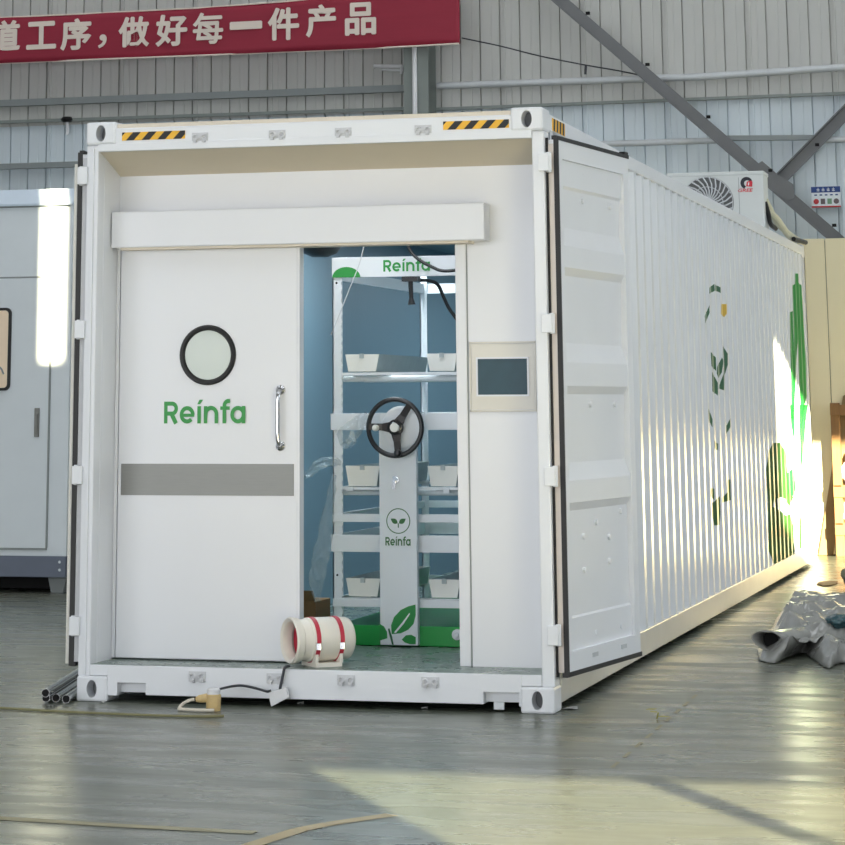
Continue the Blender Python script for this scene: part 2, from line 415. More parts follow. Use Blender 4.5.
md = cl.modifiers.new('thickness', 'SOLIDIFY'); md.thickness = .004; md.offset = -1
for tb in (top, bot):
    b = MB(); b.tube([(PB(u, interp(tb, u), TB)[0], TB+.008*math.sin(PB(u, interp(tb, u), TB)[0]*1.7), PB(u, interp(tb, u), TB)[1]) for u in range(-90, 460, 9)], .010, 6)
    b.build('rope_hem', 'lettering', ban, org=(bs, TB, bz))
chars = [('道', -9, 20, 22, 50), ('工', 28, 56, 23, 48), ('序', 62, 91, 20, 49), ('，', 99, 107, 35, 48), ('做', 120, 149, 18, 46), ('好', 157, 187, 16, 45),
         ('每', 194, 223, 14, 43), ('一', 231, 262, 23, 28), ('件', 269, 299, 9, 39), ('产', 307, 336, 6, 36), ('品', 346, 376, 4, 34)]
for c, u0, u1, v0, v1 in chars:
    a0, z1 = PB(u0, v0, TB); a1, z0 = PB(u1, v1, TB)
    glyphs(c, (a0, a1, z0, z1), lambda a, z, n: (a, TB-.016-n, z), 'character', 'lettering', ban, bold=.004 if c == '每' else .012 if c != '，' else .006, org=(bs, TB, bz), fat=.022)
# braces
def brace(pts, w, label, gus=None, tB=-.22):
    P = [Vector((PB(u, v, tB)[0], tB, PB(u, v, tB)[1])) for u, v in pts]
    org = P[-1]
    o = onwall(thing('diagonal_brace', org, label, 'brace', None))
    b = MB(); b.bar(P[0], P[-1], w, .02); n = (P[-1]-P[0]).normalized().cross(Vector((0, -1, 0)))*w*.46
    b.bar(P[0]+n, P[-1]+n, .014, .07, (0, -1, 0)); b.build('angle_bar', 'brace', o, org=org)
    if gus:
        G = [Vector((PB(u, v, tB-.03)[0], tB-.03, PB(u, v, tB-.03)[1])) for u, v in gus]
        b = MB(); b.prism(G, (0, .02, 0)); b.build('gusset_plate', 'brace', o, org=org)
    for k in range(5):
        q = P[0].lerp(P[-1], .34+.14*k); b = MB(); b.box(q.x+.06, q.x+.10, tB-.04, tB, q.z+.03, q.z+.06); b.build('bolt_lug', 'dark', o, org=org)
    return o
brace([(442, -102), (873, 270)], .125, 'long grey brace slanting down to the right past the air conditioner, with gusset plate',
      [(754, 166), (762, 161), (776, 173), (793, 184), (795, 197), (789, 201), (775, 194), (764, 184)])
brace([(1100, -145), (778, 182)], .125, 'short grey brace slanting up to the right edge from the gusset plate', tB=-.13)
# thin wire between banner corner and brace
pts = []
for u, v in ((462, 38), (500, 46), (540, 56), (585, 65), (620, 71), (648, 77)): s, z = PB(u, v, -.16); pts.append((s, -.16, z))
b = MB(); b.tube(bez(pts, 4), .008, 6); s, z = PB(586, 65, -.16); b.tube([(s, -.16, z), (s-.01, -.16, z-.1)], .014, 6)
tag(onwall(b.build('wire', 'dcable', org=pts[0])), 'thin dark wire sagging across the wall from the banner corner to the long brace', 'wire')
# hook
s, z = PB(67, 124, -.06)
b = MB(); b.lathe([(-.03, 0), (-.03, .05), (0, .075), (.03, .05), (.03, 0)], (s, -.06, z+.05), (0, 0, 1), 14); b.box(s-.015, s+.015, -.06, .05, z+.03, z+.06)
o = tag(onwall(b.build('wall_fitting', 'black', org=(s, -.06, z))), 'small black fitting with a pale hanging tip on the wall above the white cabin', 'fitting')
b = MB(); b.tube([(0, 0, .03), (.01, 0, -.07), (.0, 0, -.12)], .018, 8); b.build('pale_tip', 'paper', o, smooth=True)
# notice sign
sa, za = PB(811, 187, -.05); sb, zb = PB(841, 207, -.05)
sg = onwall(thing('notice_sign', ((sa+sb)/2, -.05, zb), 'small white notice board with blue header and four coloured pictures on the wall at right', 'sign'))
w, h = (sb-sa)/2, za-zb
b = MB(); b.box(-w, w, 0, .03, 0, h); b.box(-w*.8, w*.8, .03, .05, h*.2, h*.8); b.build('board', 'signw', sg, bevel=.003)
b = MB(); b.box(-w, w, -.004, .002, h*.72, h); b.build('header_band', 'signb', sg)
b = MB(); b.box(-w, w, -.004, .002, 0, h*.07); b.build('footer_band', 'signr', sg)
b = MB()
for k in range(4):
    c = -w*.52+k*w*.35; b.box(c-w*.1, c+w*.1, -.006, -.003, h*.79, h*.815); b.box(c-w*.1, c+w*.1, -.006, -.003, h*.86, h*.885); b.box(c-w*.015, c+w*.015, -.006, -.003, h*.77, h*.95)
b.build('header_marks', 'signw', sg)
b = MB()
for k in range(5):
    c = -w*.7+k*w*.36; b.box(c-w*.09, c+w*.09, -.004, .001, h*.57, h*.63)
b.build('caption_marks', 'signb', sg)
for k, m in enumerate(('signr', 'signk', 'signg', 'signk')):
    c = -w*.68+k*w*.46; b = MB()
    if k in (0, 3): b.lathe([(-.004, 0), (-.004, h*.13), (.001, h*.13)], (c, 0, h*.29), (0, 1, 0), 16)
    else: b.box(c-w*.15, c+w*.15, -.004, .001, h*.16, h*.42)
    b.build('pictogram', m, sg)

# ================================================================== CONTAINER
ct = thing('shipping_container', (W/2, L/2, 0), 'large white corrugated steel shipping container fitted out with a sliding door and green leaf graphics', 'container')
CO = ct.location.copy()
def P_(b, name, m, parent=None, **k):
    return b.build(name, m, parent or ct, org=CO, **k)
# corner castings with oval holes
def oval(cx, cz, rx, rz, n=24): return [(cx+rx*math.cos(2*math.pi*k/n), cz+rz*math.sin(2*math.pi*k/n)) for k in range(n)]
def casting(x0, x1, y0, y1, z0, z1, hole=True, front=True):
    b = MB(); b.box(x0, x1, y0, y1, z0, z1)
    o = P_(b, 'corner_casting', 'white', bevel=.012)
    if hole:
        cx, cz = (x0+x1)/2, (z0+z1)/2
        cut = MB(); n = 24
        cut.prism([(cx+.027*math.cos(2*math.pi*k/n), y0-.05 if front else y1+.05, cz+.043*math.sin(2*math.pi*k/n)) for k in range(n)], (0, .145 if front else -.145, 0))
        c = P_(cut, 'cutter', 'dark')
        md = o.modifiers.new('hole', 'BOOLEAN'); md.object = c; md.operation = 'DIFFERENCE'; md.solver = 'EXACT'
        dg = bpy.context.evaluated_depsgraph_get(); dg.update()
        me = bpy.data.meshes.new_from_object(o.evaluated_get(dg)); o.modifiers.clear(); o.data = me
        me.materials.clear(); me.materials.append(M['white'])
        bpy.data.objects.remove(c)
        b = MB(); b.prism([(cx+.0268*math.cos(2*math.pi*k/n), y0+.088, cz+.0428*math.sin(2*math.pi*k/n)) for k in range(n)], (0, .004, 0)); P_(b, 'cavity_shade', 'brace', o)  # dark plate painted for the shade inside the hole
    return o
for x0, x1 in ((0, .165), (W-.165, W)):
    for z0, z1 in ((0, .122), (H-.118, H)):
        casting(x0, x1, -.006, .178, z0, z1)
        casting(x0, x1, L-.178, L+.006, z0, z1, hole=False)
# posts
for x0, x1 in ((0, .066), (W-.062, W)):
    b = MB(); b.box(x0, x1, .012, .14, .12, H-.118); P_(b, 'corner_post', 'white', bevel=.006)
    b = MB(); b.box(x0, x1, L-.14, L, .12, H-.118); P_(b, 'corner_post', 'white')
b = MB(); b.box(.03, .045, .0, .02, .13, 2.76); P_(b, 'post_lip', 'white', bevel=.003)
# header beam with lip, cream strip
b = MB(); b.box(.16, W-.16, .004, .12, 2.752, 2.862); P_(b, 'header_beam', 'white', bevel=.006)
b = MB(); b.box(.066, W-.06, -.001, .03, 2.742, 2.782); P_(b, 'header_lip', 'white', bevel=.002)
b = MB(); b.box(.16, W-.165, .02, .14, 2.862, 2.884); P_(b, 'header_strip', 'cream_strip')
# sloping soffit of the recess and side reveals
YP = .33
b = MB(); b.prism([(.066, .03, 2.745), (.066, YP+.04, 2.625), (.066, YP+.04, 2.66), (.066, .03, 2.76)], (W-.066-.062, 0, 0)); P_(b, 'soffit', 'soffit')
for q0_, q1_ in ((.062, .068), (W-.066, W-.0625)):
    b = MB(); b.box(q0_, q1_, .1, YP+.04, .17, 2.76); P_(b, 'reveal', 'white')
# sill beam with fork notches
xa, xb = .365, 2.09
b = MB(); pr_ = [(.16, .176), (.16, .03), (.215, .03), (.215, .092), (xa, .092), (xa, .036), (xb, .036), (xb, .092), (W-.175, .092), (W-.175, .03), (W-.16, .03), (W-.16, .176)]
b.prism([(x, .006, z) for x, z in pr_], (0, .11, 0))
b.box(.066, W-.062, .012, .11, .124, .176)
P_(b, 'sill_beam', 'white', bevel=.004)
for q0_, q1_ in ((.2, xa+.02), (xb-.02, W-.165)):
    b = MB(); b.box(q0_, q1_, .06, .075, .044, .1); P_(b, 'notch_plate', 'white')
for k, u in enumerate((486,)):
    b = MB(); b.box(2.135, 2.185, .03, .045, .012, .045); P_(b, 'sill_bracket', 'galv')
# lock keepers top and bottom
for zc, xs in ((2.8, (.629, 1.047, 1.40, 1.82)), (.132, (.638, 1.043, 1.405, 1.828))):
    for x in xs:
        b = MB(); b.box(x-.044, x+.044, 0, .006, zc-.024, zc+.024)
        for d in (-.024, .024):
            b.torus((x+d, -.004, zc), (0, 1, 0), .013, .0055, 14, 6); b.box(x+d-.009, x+d+.009, -.016, .0, zc-.026, zc-.014)
        b.box(x-.012, x+.012, -.01, 0, zc-.006, zc+.006); P_(b, 'locking_bar_keeper', 'keeper')
# hazard stripes
def hazard(x0, x1, z0, z1, n=4, name='hazard_sticker'):
    b = MB(); b.box(x0, x1, .0005, .0035, z0, z1); o = P_(b, name, 'yellow')
    b = MB(); p = (x1-x0)/n; hh = z1-z0; sl = hh*.95
    for k in range(-1, n+1):
        a = x0+k*p+.25*p; q = [(a, z0), (a+p*.5, z0), (a+p*.5+sl, z1), (a+sl, z1)]
        q = clip(q, x0, x1)
        if len(q) > 2: b.prism([(x, -.0005, z) for x, z in q], (0, .0015, 0))
    P_(b, 'stripe', 'rubber', o)
def clip(poly, a0, a1):
    for s, lim in ((1, a0), (-1, -a1)):
        out = []
        for i in range(len(poly)):
            p, q = poly[i], poly[(i+1) % len(poly)]; fp, fq = s*p[0]-lim, s*q[0]-lim
            if fp >= 0: out.append(p)
            if fp*fq < 0: t = fp/(fp-fq); out.append((p[0]+(q[0]-p[0])*t, p[1]+(q[1]-p[1])*t))
        poly = out
        if not poly: return poly
    return poly
hazard(.199, .547, 2.796, 2.838)
hazard(1.925, 2.264, 2.796, 2.838)
# hazard on the right top side
b = MB(); b.box(W-.0005, W+.003, .23, .55, 2.80, 2.862); hz = P_(b, 'hazard_sticker', 'yellow')
b = MB()
for k in range(4): a = .25+k*.078; b.prism([(W+.0035, a, 2.80), (W+.0035, a+.036, 2.80), (W+.0035, a+.045, 2.862), (W+.0035, a+.009, 2.862)], (.001, 0, 0))
P_(b, 'stripe', 'rubber', hz)
# rails, roof, floor, inner box
for xs in ((W-.06, W), (0, .06)):
    b = MB(); b.box(xs[0], xs[1], .17, L-.17, 2.795, 2.876); P_(b, 'top_side_rail', 'white', bevel=.006)
    b = MB(); b.box(xs[0], xs[1], .17, L-.17, .035, .172); P_(b, 'bottom_side_rail', 'rail', bevel=.004)
b = MB(); b.box(.06, W-.06, .13, L-.06, 2.84, 2.870); P_(b, 'roof', 'white')
b = MB(); b.box(.06, W-.06, .13, L-.06, .12, .17); P_(b, 'deck', 'intfloor')
b = MB(); b.box(.068, W-.063, .02, .5, .170, .1775); P_(b, 'threshold', 'intfloor')
b = MB(); b.box(0, W, L-.06, L, .12, 2.79); P_(b, 'end_wall', 'white')
# corrugated sides
def corr_profile(y0, y1):
    out = []; y = y0; top = True
    seq = [(.072, 0, 0), (.068, 0, 1), (.070, 1, 1), (.068, 1, 0)]
    out.append((y, 0)); i = 0
    while y < y1-.07:
        ln, a, c = seq[i % 4]; y += ln; out.append((min(y, y1), .036*c)); i += 1
    out.append((y1, out[-1][1])); return out
prof = corr_profile(.19, L-.17)
def corr_x(y):
    for (a, p), (c, q) in zip(prof, prof[1:]):
        if a <= y <= c and c > a: return W-.004-(p+(q-p)*(y-a)/(c-a))
    return W-.004
def side_panel(sign):
    b = MB(); z0, z1 = .165, 2.80
    X = (lambda d: W-.004-d) if sign > 0 else (lambda d: .004+d)
    lo = [b.bm.verts.new((X(d), y, z0)) for y, d in prof]; hi = [b.bm.verts.new((X(d), y, z1)) for y, d in prof]
    for i in range(len(prof)-1): b.bm.faces.new([lo[i], lo[i+1], hi[i+1], hi[i]])
    o = P_(b, 'corrugated_side', 'side')
    md = o.modifiers.new('sheet', 'SOLIDIFY'); md.thickness = .003; md.offset = -1 if sign > 0 else 1
side_panel(1); side_panel(-1)
# interior lining
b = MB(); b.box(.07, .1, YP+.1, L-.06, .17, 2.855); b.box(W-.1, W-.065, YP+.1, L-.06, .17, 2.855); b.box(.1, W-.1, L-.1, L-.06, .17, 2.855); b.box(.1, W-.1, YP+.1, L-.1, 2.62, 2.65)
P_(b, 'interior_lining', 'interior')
# partition around the doorway
OX0, OX1, OZ = 1.07, 1.905, 2.26
b = MB(); b.box(.068, OX0-.02, YP+.03, YP+.1, .172, 2.66); b.box(OX0-.02, OX1, YP+.03, YP+.1, OZ, 2.66); b.box(OX1, W-.062, YP, YP+.1, .172, 2.66)
b.box(.068, OX1, YP, YP+.03, 2.40, 2.66)
P_(b, 'partition_wall', 'panel')
b = MB(); b.box(OX1-.004, OX1+.052, YP-.012, YP+.10, .178, OZ+.08); P_(b, 'door_jamb', 'panel', bevel=.003)
b = MB(); b.box(OX1+.052, OX1+.058, YP-.004, YP, .178, OZ+.08); P_(b, 'jamb_seam', 'girt')
# header box of the sliding door
hx0, hz1 = PY(111.5, 212, .19); hx1, _ = PY(484, 204, .19); hz0 = PY(111, 248, .19)[1]
b = MB(); b.box(hx0, hx1, .19, YP, hz0, hz1); P_(b, 'door_track_cover', 'panel', bevel=.006)
b = MB(); b.box(hx0+.05, 2.0, .2, YP, hz0-.012, hz0+.01); P_(b, 'track_lip', 'cream_strip')
# sliding door
YD = .285
def DX(u, v): return PY(u, v, YD)
dx0, dx1 = DX(119, 450)[0]-.005, DX(297.5, 450)[0]
b = MB(); b.box(dx0, dx1, YD, YP+.02, .185, 2.30); sd = P_(b, 'sliding_door', 'panel', bevel=.005)
b = MB(); b.box(dx1, dx1+.012, YD-.002, YP+.025, .185, 2.30); P_(b, 'edge_strip', 'panel', sd)
b = MB(); b.box(max(.07, dx0-.03), dx0-.006, YD+.01, YP+.02, .185, 2.30); P_(b, 'edge_strip', 'panel', sd)
cx, cz = DX(208, 355); R = (DX(236, 355)[0]-DX(180, 355)[0])/2
b = MB(); b.lathe([(.03, R*.80), (-.004, R*.82), (-.016, R*.88), (-.018, R*.95), (-.008, R), (.005, R)], (cx, YD, cz), (0, 1, 0), 48); ph = P_(b, 'porthole_ring', 'rubber', sd, smooth=True)
b = MB(); b.lathe([(-.004, 0), (-.003, R*.6), (-.001, R*.84), (.003, R*.84)], (cx, YD, cz), (0, 1, 0), 48); P_(b, 'porthole_pane', 'porthole', sd, smooth=True)
a0, z0 = DX(121, 495); a1, z1 = DX(294, 464)
b = MB(); b.box(a0, a1, YD-.003, YD+.002, z0, z1); P_(b, 'kick_band', 'steel', sd)
hx, z1 = DX(281, 390); _, z0 = DX(281, 446)
b = MB()
b.tube(bez([(hx, YD, z0), (hx, YD-.035, z0+.012), (hx-.003, YD-.045, z0+.05), (hx-.003, YD-.045, (z0+z1)/2), (hx-.003, YD-.045, z1-.05), (hx, YD-.035, z1-.012), (hx, YD, z1)], 6), .012, 12)
for z in (z0, z1): b.lathe([(0, .026), (-.012, .024), (-.02, .012)], (hx, YD, z), (0, 1, 0), 16)
P_(b, 'pull_handle', 'chrome', sd, smooth=True)
a0, z0 = DX(164, 423.5); a1, z1 = DX(246, 399.5)
flat = lambda Y: (lambda a, z, n: (a, Y-n, z))
wordmark((a0, a1, z0, z1), flat(YD), 'lettering', 'green', sd, org=CO)
# control panel
c0 = PY(469.5, 342, YP); c1 = PY(537, 411.5, YP)
b = MB()
for (x0, x1, z0, z1) in ((c0[0], c0[0]+.008, c1[1], c0[1]), (c1[0]-.008, c1[0], c1[1], c0[1]), (c0[0], c1[0], c0[1]-.008, c0[1]), (c0[0], c1[0], c1[1], c1[1]+.008)): b.box(x0, x1, YP-.008, YP+.001, z0, z1)
b.box(c0[0]+.01, c1[0]-.01, YP-.004, YP+.001, c1[1]+.01, c0[1]-.01)
cp = P_(b, 'control_panel', 'frame_beige', bevel=.001)
e0 = PY(478, 359, YP); e1 = PY(528, 394.5, YP)
b = MB()
t = .008
for (x0, x1, z0, z1) in ((e0[0]-t, e0[0], e1[1]-t, e0[1]+t), (e1[0], e1[0]+t, e1[1]-t, e0[1]+t), (e0[0], e1[0], e0[1], e0[1]+t), (e0[0], e1[0], e1[1]-t, e1[1])): b.box(x0, x1, YP-.012, YP-.002, z0, z1)
P_(b, 'screen_bezel', 'white', cp)
b = MB(); b.box(e0[0], e1[0], YP-.007, YP-.003, e1[1], e0[1]); P_(b, 'touch_screen', 'screen', cp)
# hinges on the posts
for xs, w_ in ((W+.004, 1), (-.012, -1)):
    for z in (2.62, 1.83, 1.10, .36):
        b = MB(); b.box(xs-.032, xs+.022, -.008, .05, z-.045, z+.045); b.tube([(xs+.018*w_, .02, z-.05), (xs+.018*w_, .02, z+.05)], .014, 10); P_(b, 'door_hinge', 'white', bevel=.003)
# door leaves, swung right round against the sides
def door_leaf(A, B, flip, name):
    A, B = Vector(A), Vector(B); d = (B-A).normalized(); n = Vector((d.y, -d.x, 0))*(1 if not flip else -1)   # n: away from the container
    wl = (B-A).length; z0, z1 = .185, 2.735; th = .055
    def pt(a, t, z): return (A+d*a+n*t)+Vector((0, 0, z))
    def bx(b, a0, a1, t0, t1, q0, q1):
        b.prism([pt(a0, t0, q0), pt(a1, t0, q0), pt(a1, t1, q0), pt(a0, t1, q0)], (0, 0, q1-q0))
    b = MB()
    bx(b, 0, .085, -th, 0, z0, z1); bx(b, wl-.085, wl, -th, 0, z0, z1)
    bx(b, .085, wl-.085, -th, 0, z1-.09, z1); bx(b, .085, wl-.085, -th, 0, z0, z0+.09)
    # pressed sheet: profile of horizontal troughs
    pf = [(z0+.09, -.018), (z0+.24, -.018), (z0+.25, -.026), (.93, -.026), (.97, -.004), (1.075, -.004), (1.16, -.034), (1.49, -.026), (1.53, -.004), (1.645, -.004), (1.74, -.034), (2.07, -.026), (2.11, -.004), (2.215, -.004), (2.31, -.034), (2.50, -.024), (2.515, -.014), (z1-.09, -.014)]
    for (za, ta), (zb, tb_) in zip(pf, pf[1:]):
        b.face([pt(.085, ta, za), pt(wl-.085, ta, za), pt(wl-.085, tb_, zb), pt(.085, tb_, zb)])
        b.face([pt(.085, -.048, za), pt(wl-.085, -.048, za), pt(wl-.085, -.048, zb), pt(.085, -.048, zb)])
    lf = P_(b, name, 'white')
    b = MB()
    bx(b, -.012, .0, -.012, .012, z0-.02, z1+.01); bx(b, -.012, 0, -th-.012, -th+.012, z0-.02, z1+.01)
    bx(b, -.01, wl+.012, -.022, .004, z1, z1+.02); bx(b, -.01, wl+.012, -.022, .004, z0-.022, z0); bx(b, wl, wl+.01, -.03, -.005, z0, z1); bx(b, wl-.05, wl+.012, -.03, .0, z1, z1+.035)
    P_(b, 'gasket', 'rubber', lf)
    b = MB(); bx(b, -.006, .0, -.042, -.014, z0, z1-.02); P_(b, 'edge_strip', 'redpipe' if not flip else 'keeper', lf)
    if not flip:
        b = MB()
        for a, z in ((.45, 2.60), (.85, 2.60), (.45, 2.46), (.9, 2.46), (.5, 1.44), (.9, 1.44), (.35, .80), (.35, .64), (.55, .86), (.75, .78), (.75, .66), (.95, .90), (.5, .33), (.9, .33)):
            c = pt(a, -.026, z); b.lathe([(-.004, .016), (.012, .014), (.014, 0)], c, n, 8)
        P_(b, 'bolt_head', 'white', lf)
        for a0 in (.42, .88):   # lock rod guides
            bz_ = MB(); bx(bz_, a0-.04, a0+.04, -.02, .004, .225, .245); P_(bz_, 'rod_guide', 'galv', lf)
    else:
        b = MB(); b.tube([pt(.012, .022, z0-.01), pt(.012, .022, z1-.05)], .012, 8); P_(b, 'lock_rod', 'tray', lf, smooth=True)
door_leaf((W+.055, .055, 0), (W+.215, 1.205, 0), False, 'cargo_door')
door_leaf((-.048, .045, 0), (-.26, 1.19, 0), True, 'cargo_door')
# graphics on the corrugated side: cut along the folds so they lie on the metal
brk = [p[0] for p in prof]
def fold_point(u, v):
    # panel coordinates (y, z) of the first fold of the corrugation met by the sight line
    d = ray(u, v); y = PX(u, v, W-.004)[0]-.002
    for k in range(300):
        if CAM.x+d.x*(y-CAM.y)/d.y <= corr_x(min(max(y, .2), L-.2)): break
        y += .0015
    return y, (CAM+d*((y-CAM.y)/d.y)).z
def decal(polys, name, m):
    b = MB()
    for poly in polys:
        dense = []
        for (u0_, v0_), (u1_, v1_) in zip(poly, poly[1:]+poly[:1]):
            n_ = max(1, int(math.hypot(u1_-u0_, v1_-v0_)/1.2)); dense += [(u0_+(u1_-u0_)*k/n_, v0_+(v1_-v0_)*k/n_) for k in range(n_)]
        poly = [fold_point(u, v) for u, v in dense]
        ys = [p[0] for p in poly]
        for a, c in zip(brk, brk[1:]):
            if c-a < 1e-6 or c < min(ys) or a > max(ys): continue
            q = clip(poly, a, c)
            if len(q) > 2:
                xa, xc = corr_x(a+1e-6), corr_x(c-1e-6)
                b.prism([(xa+(xc-xa)*(y-a)/(c-a)+.0012, y, z) for y, z in q], (.0012, 0, 0))
    return P_(b, name, m)
A_ = lambda pts: [(640+x/4.122, 240+y/4.122) for x, y in pts]
B_ = lambda pts: [(640+x/4.122, 400+y/4.122) for x, y in pts]
decal([A_([(285, 196), (305, 181), (306, 210), (285, 221)]), A_([(309, 184), (331, 196), (331, 218), (308, 208)]), A_([(285, 270), (285, 300), (268, 342), (266, 312)])], 'leaf_decal', 'dgreen')
decal([A_([(335, 264), (357, 264), (357, 302), (346, 318), (333, 304)])], 'flower_decal', 'gold')
decal([A_([(291, 462), (311, 485), (313, 540), (294, 520)]), A_([(342, 440), (360, 468), (360, 515), (346, 560), (346, 500)]), A_([(337, 485), (343, 500), (336, 545), (322, 568), (316, 550), (318, 520)]),
       A_([(296, 545), (319, 588), (320, 640), (298, 625)]), A_([(346, 545), (346, 620), (323, 612), (333, 580)])], 'leaf_decal', 'dgreen')
decal([B_([(282, 38), (297, 78), (297, 112), (285, 88)]), B_([(371, 76), (371, 112), (355, 138), (355, 108)]), B_([(306, 170), (320, 180), (320, 205), (308, 200)])], 'leaf_decal', 'dgreen')
decal([B_([(293, 363), (304, 367), (305, 412), (295, 400)]), B_([(362, 330), (371, 328), (373, 412), (340, 422), (341, 400), (362, 378)]), B_([(298, 425), (328, 398), (330, 470), (326, 515), (305, 517), (299, 480)])], 'leaf_decal', 'moss')
decal([A_([(638, 138), (651, 138), (651, 176), (664, 186), (668, 258), (676, 400), (683, 500), (686, 640), (676, 690), (668, 760), (662, 690), (655, 560), (650, 400), (644, 480), (637, 640), (634, 520), (632, 300), (628, 190), (638, 180)]),
       A_([(617, 300), (628, 292), (633, 480), (640, 600), (634, 740), (622, 740), (621, 520)]),
       B_([(617, 20), (632, 20), (637, 90), (636, 190), (624, 110)]), B_([(655, 20), (690, 20), (683, 90), (674, 190), (667, 300), (661, 250), (657, 120)]),
       B_([(606, 300), (630, 280), (642, 360), (632, 398), (610, 385)])], 'grass_and_lit_hill_decal', 'lgreen')  # last shape: sunlit part of the hill painted brighter
decal([B_([(519, 290), (528, 235), (531, 210), (547, 178), (575, 176), (600, 212), (606, 300), (612, 385), (632, 400), (614, 440), (600, 410), (580, 400), (552, 410), (546, 440), (575, 455), (600, 475), (618, 470), (632, 520), (634, 632), (600, 655), (553, 676), (530, 622), (527, 420)]),
       B_([(655, 470), (663, 490), (665, 610), (657, 616)])], 'hill_decal', 'moss')

# ================================================================== INSIDE THE DOORWAY
YR = 1.40; RX0, RX1 = .934, 1.70; RYB = 3.42
rk = thing('mobile_rack', (1.317, 2.4, .17), 'white mobile growing rack on a green base with a black hand wheel, inside the doorway', 'rack')
RO = rk.location.copy()
def Rk(b, name, m, parent=None, **k): return b.build(name, m, parent or rk, org=RO, **k)
def zr(v, u=380): return PY(u, v, YR)[1]
def xr(u, v=450): return PY(u, v, YR)[0]
zt = zr(257)
for x, y in ((RX0, YR), (RX1-.045, YR), (RX0, RYB-.045), (RX1-.045, RYB-.045)):
    b = MB(); b.box(x, x+.045, y, y+.006, .28, zt); b.box(x, x+.006, y, y+.045, .28, zt)
    b.box(x+.045, x+.05, y, y+.03, .28, zt) if y == YR and x == RX0 else None
    for k in range(40):
        z = .33+k*.047
        if y == YR: b.box(x+.046, x+.056, y-.002, y+.004, z, z+.026)
    Rk(b, 'upright', 'rack')
b = MB()
for v in (263, 283, 420, 426, 518, 541, 549, 575, 603):
    z = zr(v, 337); b.lathe([(0, .006), (-.005, .005), (-.006, 0)], (xr(337), YR, z), (0, 1, 0), 8)
Rk(b, 'bolt', 'dark')
# front beams
for v0, v1, ov in ((413.5, 430, .01), (514, 522, 0), (535, 552, .01), (599, 607, 0)):
    z1, z0 = zr(v0), zr(v1)
    b = MB(); b.box(RX0-ov, RX1+ov, YR-.012, YR+.02, z0, z1)
    b.box(RX0, RX0+.02, YR+.02, RYB, z0, z1); b.box(RX1-.02, RX1, YR+.02, RYB, z0, z1); b.box(RX0, RX1, RYB-.02, RYB, z0, z1)
    Rk(b, 'shelf_beam', 'rack', bevel=.002)
# sign beam at the top
z1, z0 = zr(257), zr(277)
b = MB(); b.box(RX0, RX1, YR-.014, YR+.01, z0, z1); sb_ = Rk(b, 'sign_beam', 'rack', bevel=.002)
b = MB(); b.box(RX0, RX0+.03, YR+.02, RYB, z0-.01, z0+.05); b.box(RX1-.03, RX1, YR+.02, RYB, z0-.01, z0+.05); b.box(RX0, RX1, RYB-.03, RYB, z0-.01, z0+.05); Rk(b, 'top_rail', 'rack')
wordmark((xr(384, 266), xr(431, 266), zr(271.5, 400), zr(259, 400)), flat(YR-.014), 'lettering', 'green', sb_, org=RO)
cx0, cx1 = xr(333, 270), xr(361, 270); b = MB(); n = 16
b.prism([((cx0+cx1)/2+(cx1-cx0)/2*math.cos(math.pi*k/n), YR-.016, z0+.058*math.sin(math.pi*k/n)) for k in range(n+1)], (0, .003, 0)); Rk(b, 'green_mark', 'green', sb_)
# base
b = MB(); b.box(RX0+.02, RX1, YR-.03, RYB, zr(645), zr(625)); Rk(b, 'base', 'basegreen', bevel=.004)
b = MB(); b.lathe([(0, .028), (-.02, .028), (-.022, .012), (-.03, .01), (-.03, 0)], (xr(459, 634), YR-.03, zr(634, 459)), (0, 1, 0), 14); Rk(b, 'buffer', 'galv')
# end pillar with hand wheel
YPi = YR-.075; px0, px1 = PY(379.5, 540, YPi)[0], PY(417, 540, YPi)[0]; pc = (px0+px1)/2
b = MB(); b.box(px0, px1, YPi, YR-.03, .18, zr(413)); pil = Rk(b, 'end_pillar', 'rack', bevel=.004)
def xp(u, v=540): return PY(u, v, YPi)[0]
def zp(v, u=398): return PY(u, v, YPi)[1]
wx, wz = PY(395, 427.5, YPi-.075)[0], PY(395, 427.5, YPi-.075)[1]
b = MB(); b.lathe([(.02, .115), (-.012, .115), (-.016, .105), (-.016, 0)], (wx+.02, YPi, wz), (0, 1, 0), 36); Rk(b, 'bearing_plate', 'rack', pil)
whl = MB(); whl.torus((wx, YPi-.075, wz), (0, 1, 0), (.1495), .0135, 48, 10); hw = Rk(whl, 'hand_wheel', 'black', smooth=True)
for ang in (55, 178, 277):
    a = math.radians(ang); dv = Vector((math.cos(a), 0, math.sin(a))); nv = Vector((-dv.z, 0, dv.x)); c = Vector((wx, YPi-.06, wz))
    b = MB(); b.prism([c+dv*.02-nv*.03, c+dv*.02+nv*.03, c+dv*.075+nv*.019, c+dv*.145+nv*.017-Vector((0, .012, 0)), c+dv*.145-nv*.017-Vector((0, .012, 0)), c+dv*.075-nv*.019], (0, -.014, 0))
    Rk(b, 'spoke', 'brown_black', hw, bevel=.003)
b = MB(); b.lathe([(0, .045), (-.03, .04), (-.034, .03)], (wx, YPi-.06, wz), (0, 1, 0), 24); Rk(b, 'hub', 'black', hw)
b = MB(); b.lathe([(-.03, .025), (-.036, .024), (-.038, 0)], (wx, YPi-.06, wz), (0, 1, 0), 24); o = Rk(b, 'hub_cap', 'tray', hw)
b = MB(); b.lathe([(0, .016), (-.03, .018), (-.05, .012), (-.052, 0)], (wx-.105, YPi-.07, wz-.002), (0, 1, 0), 14); Rk(b, 'spinner_knob', 'tray', hw, smooth=True)
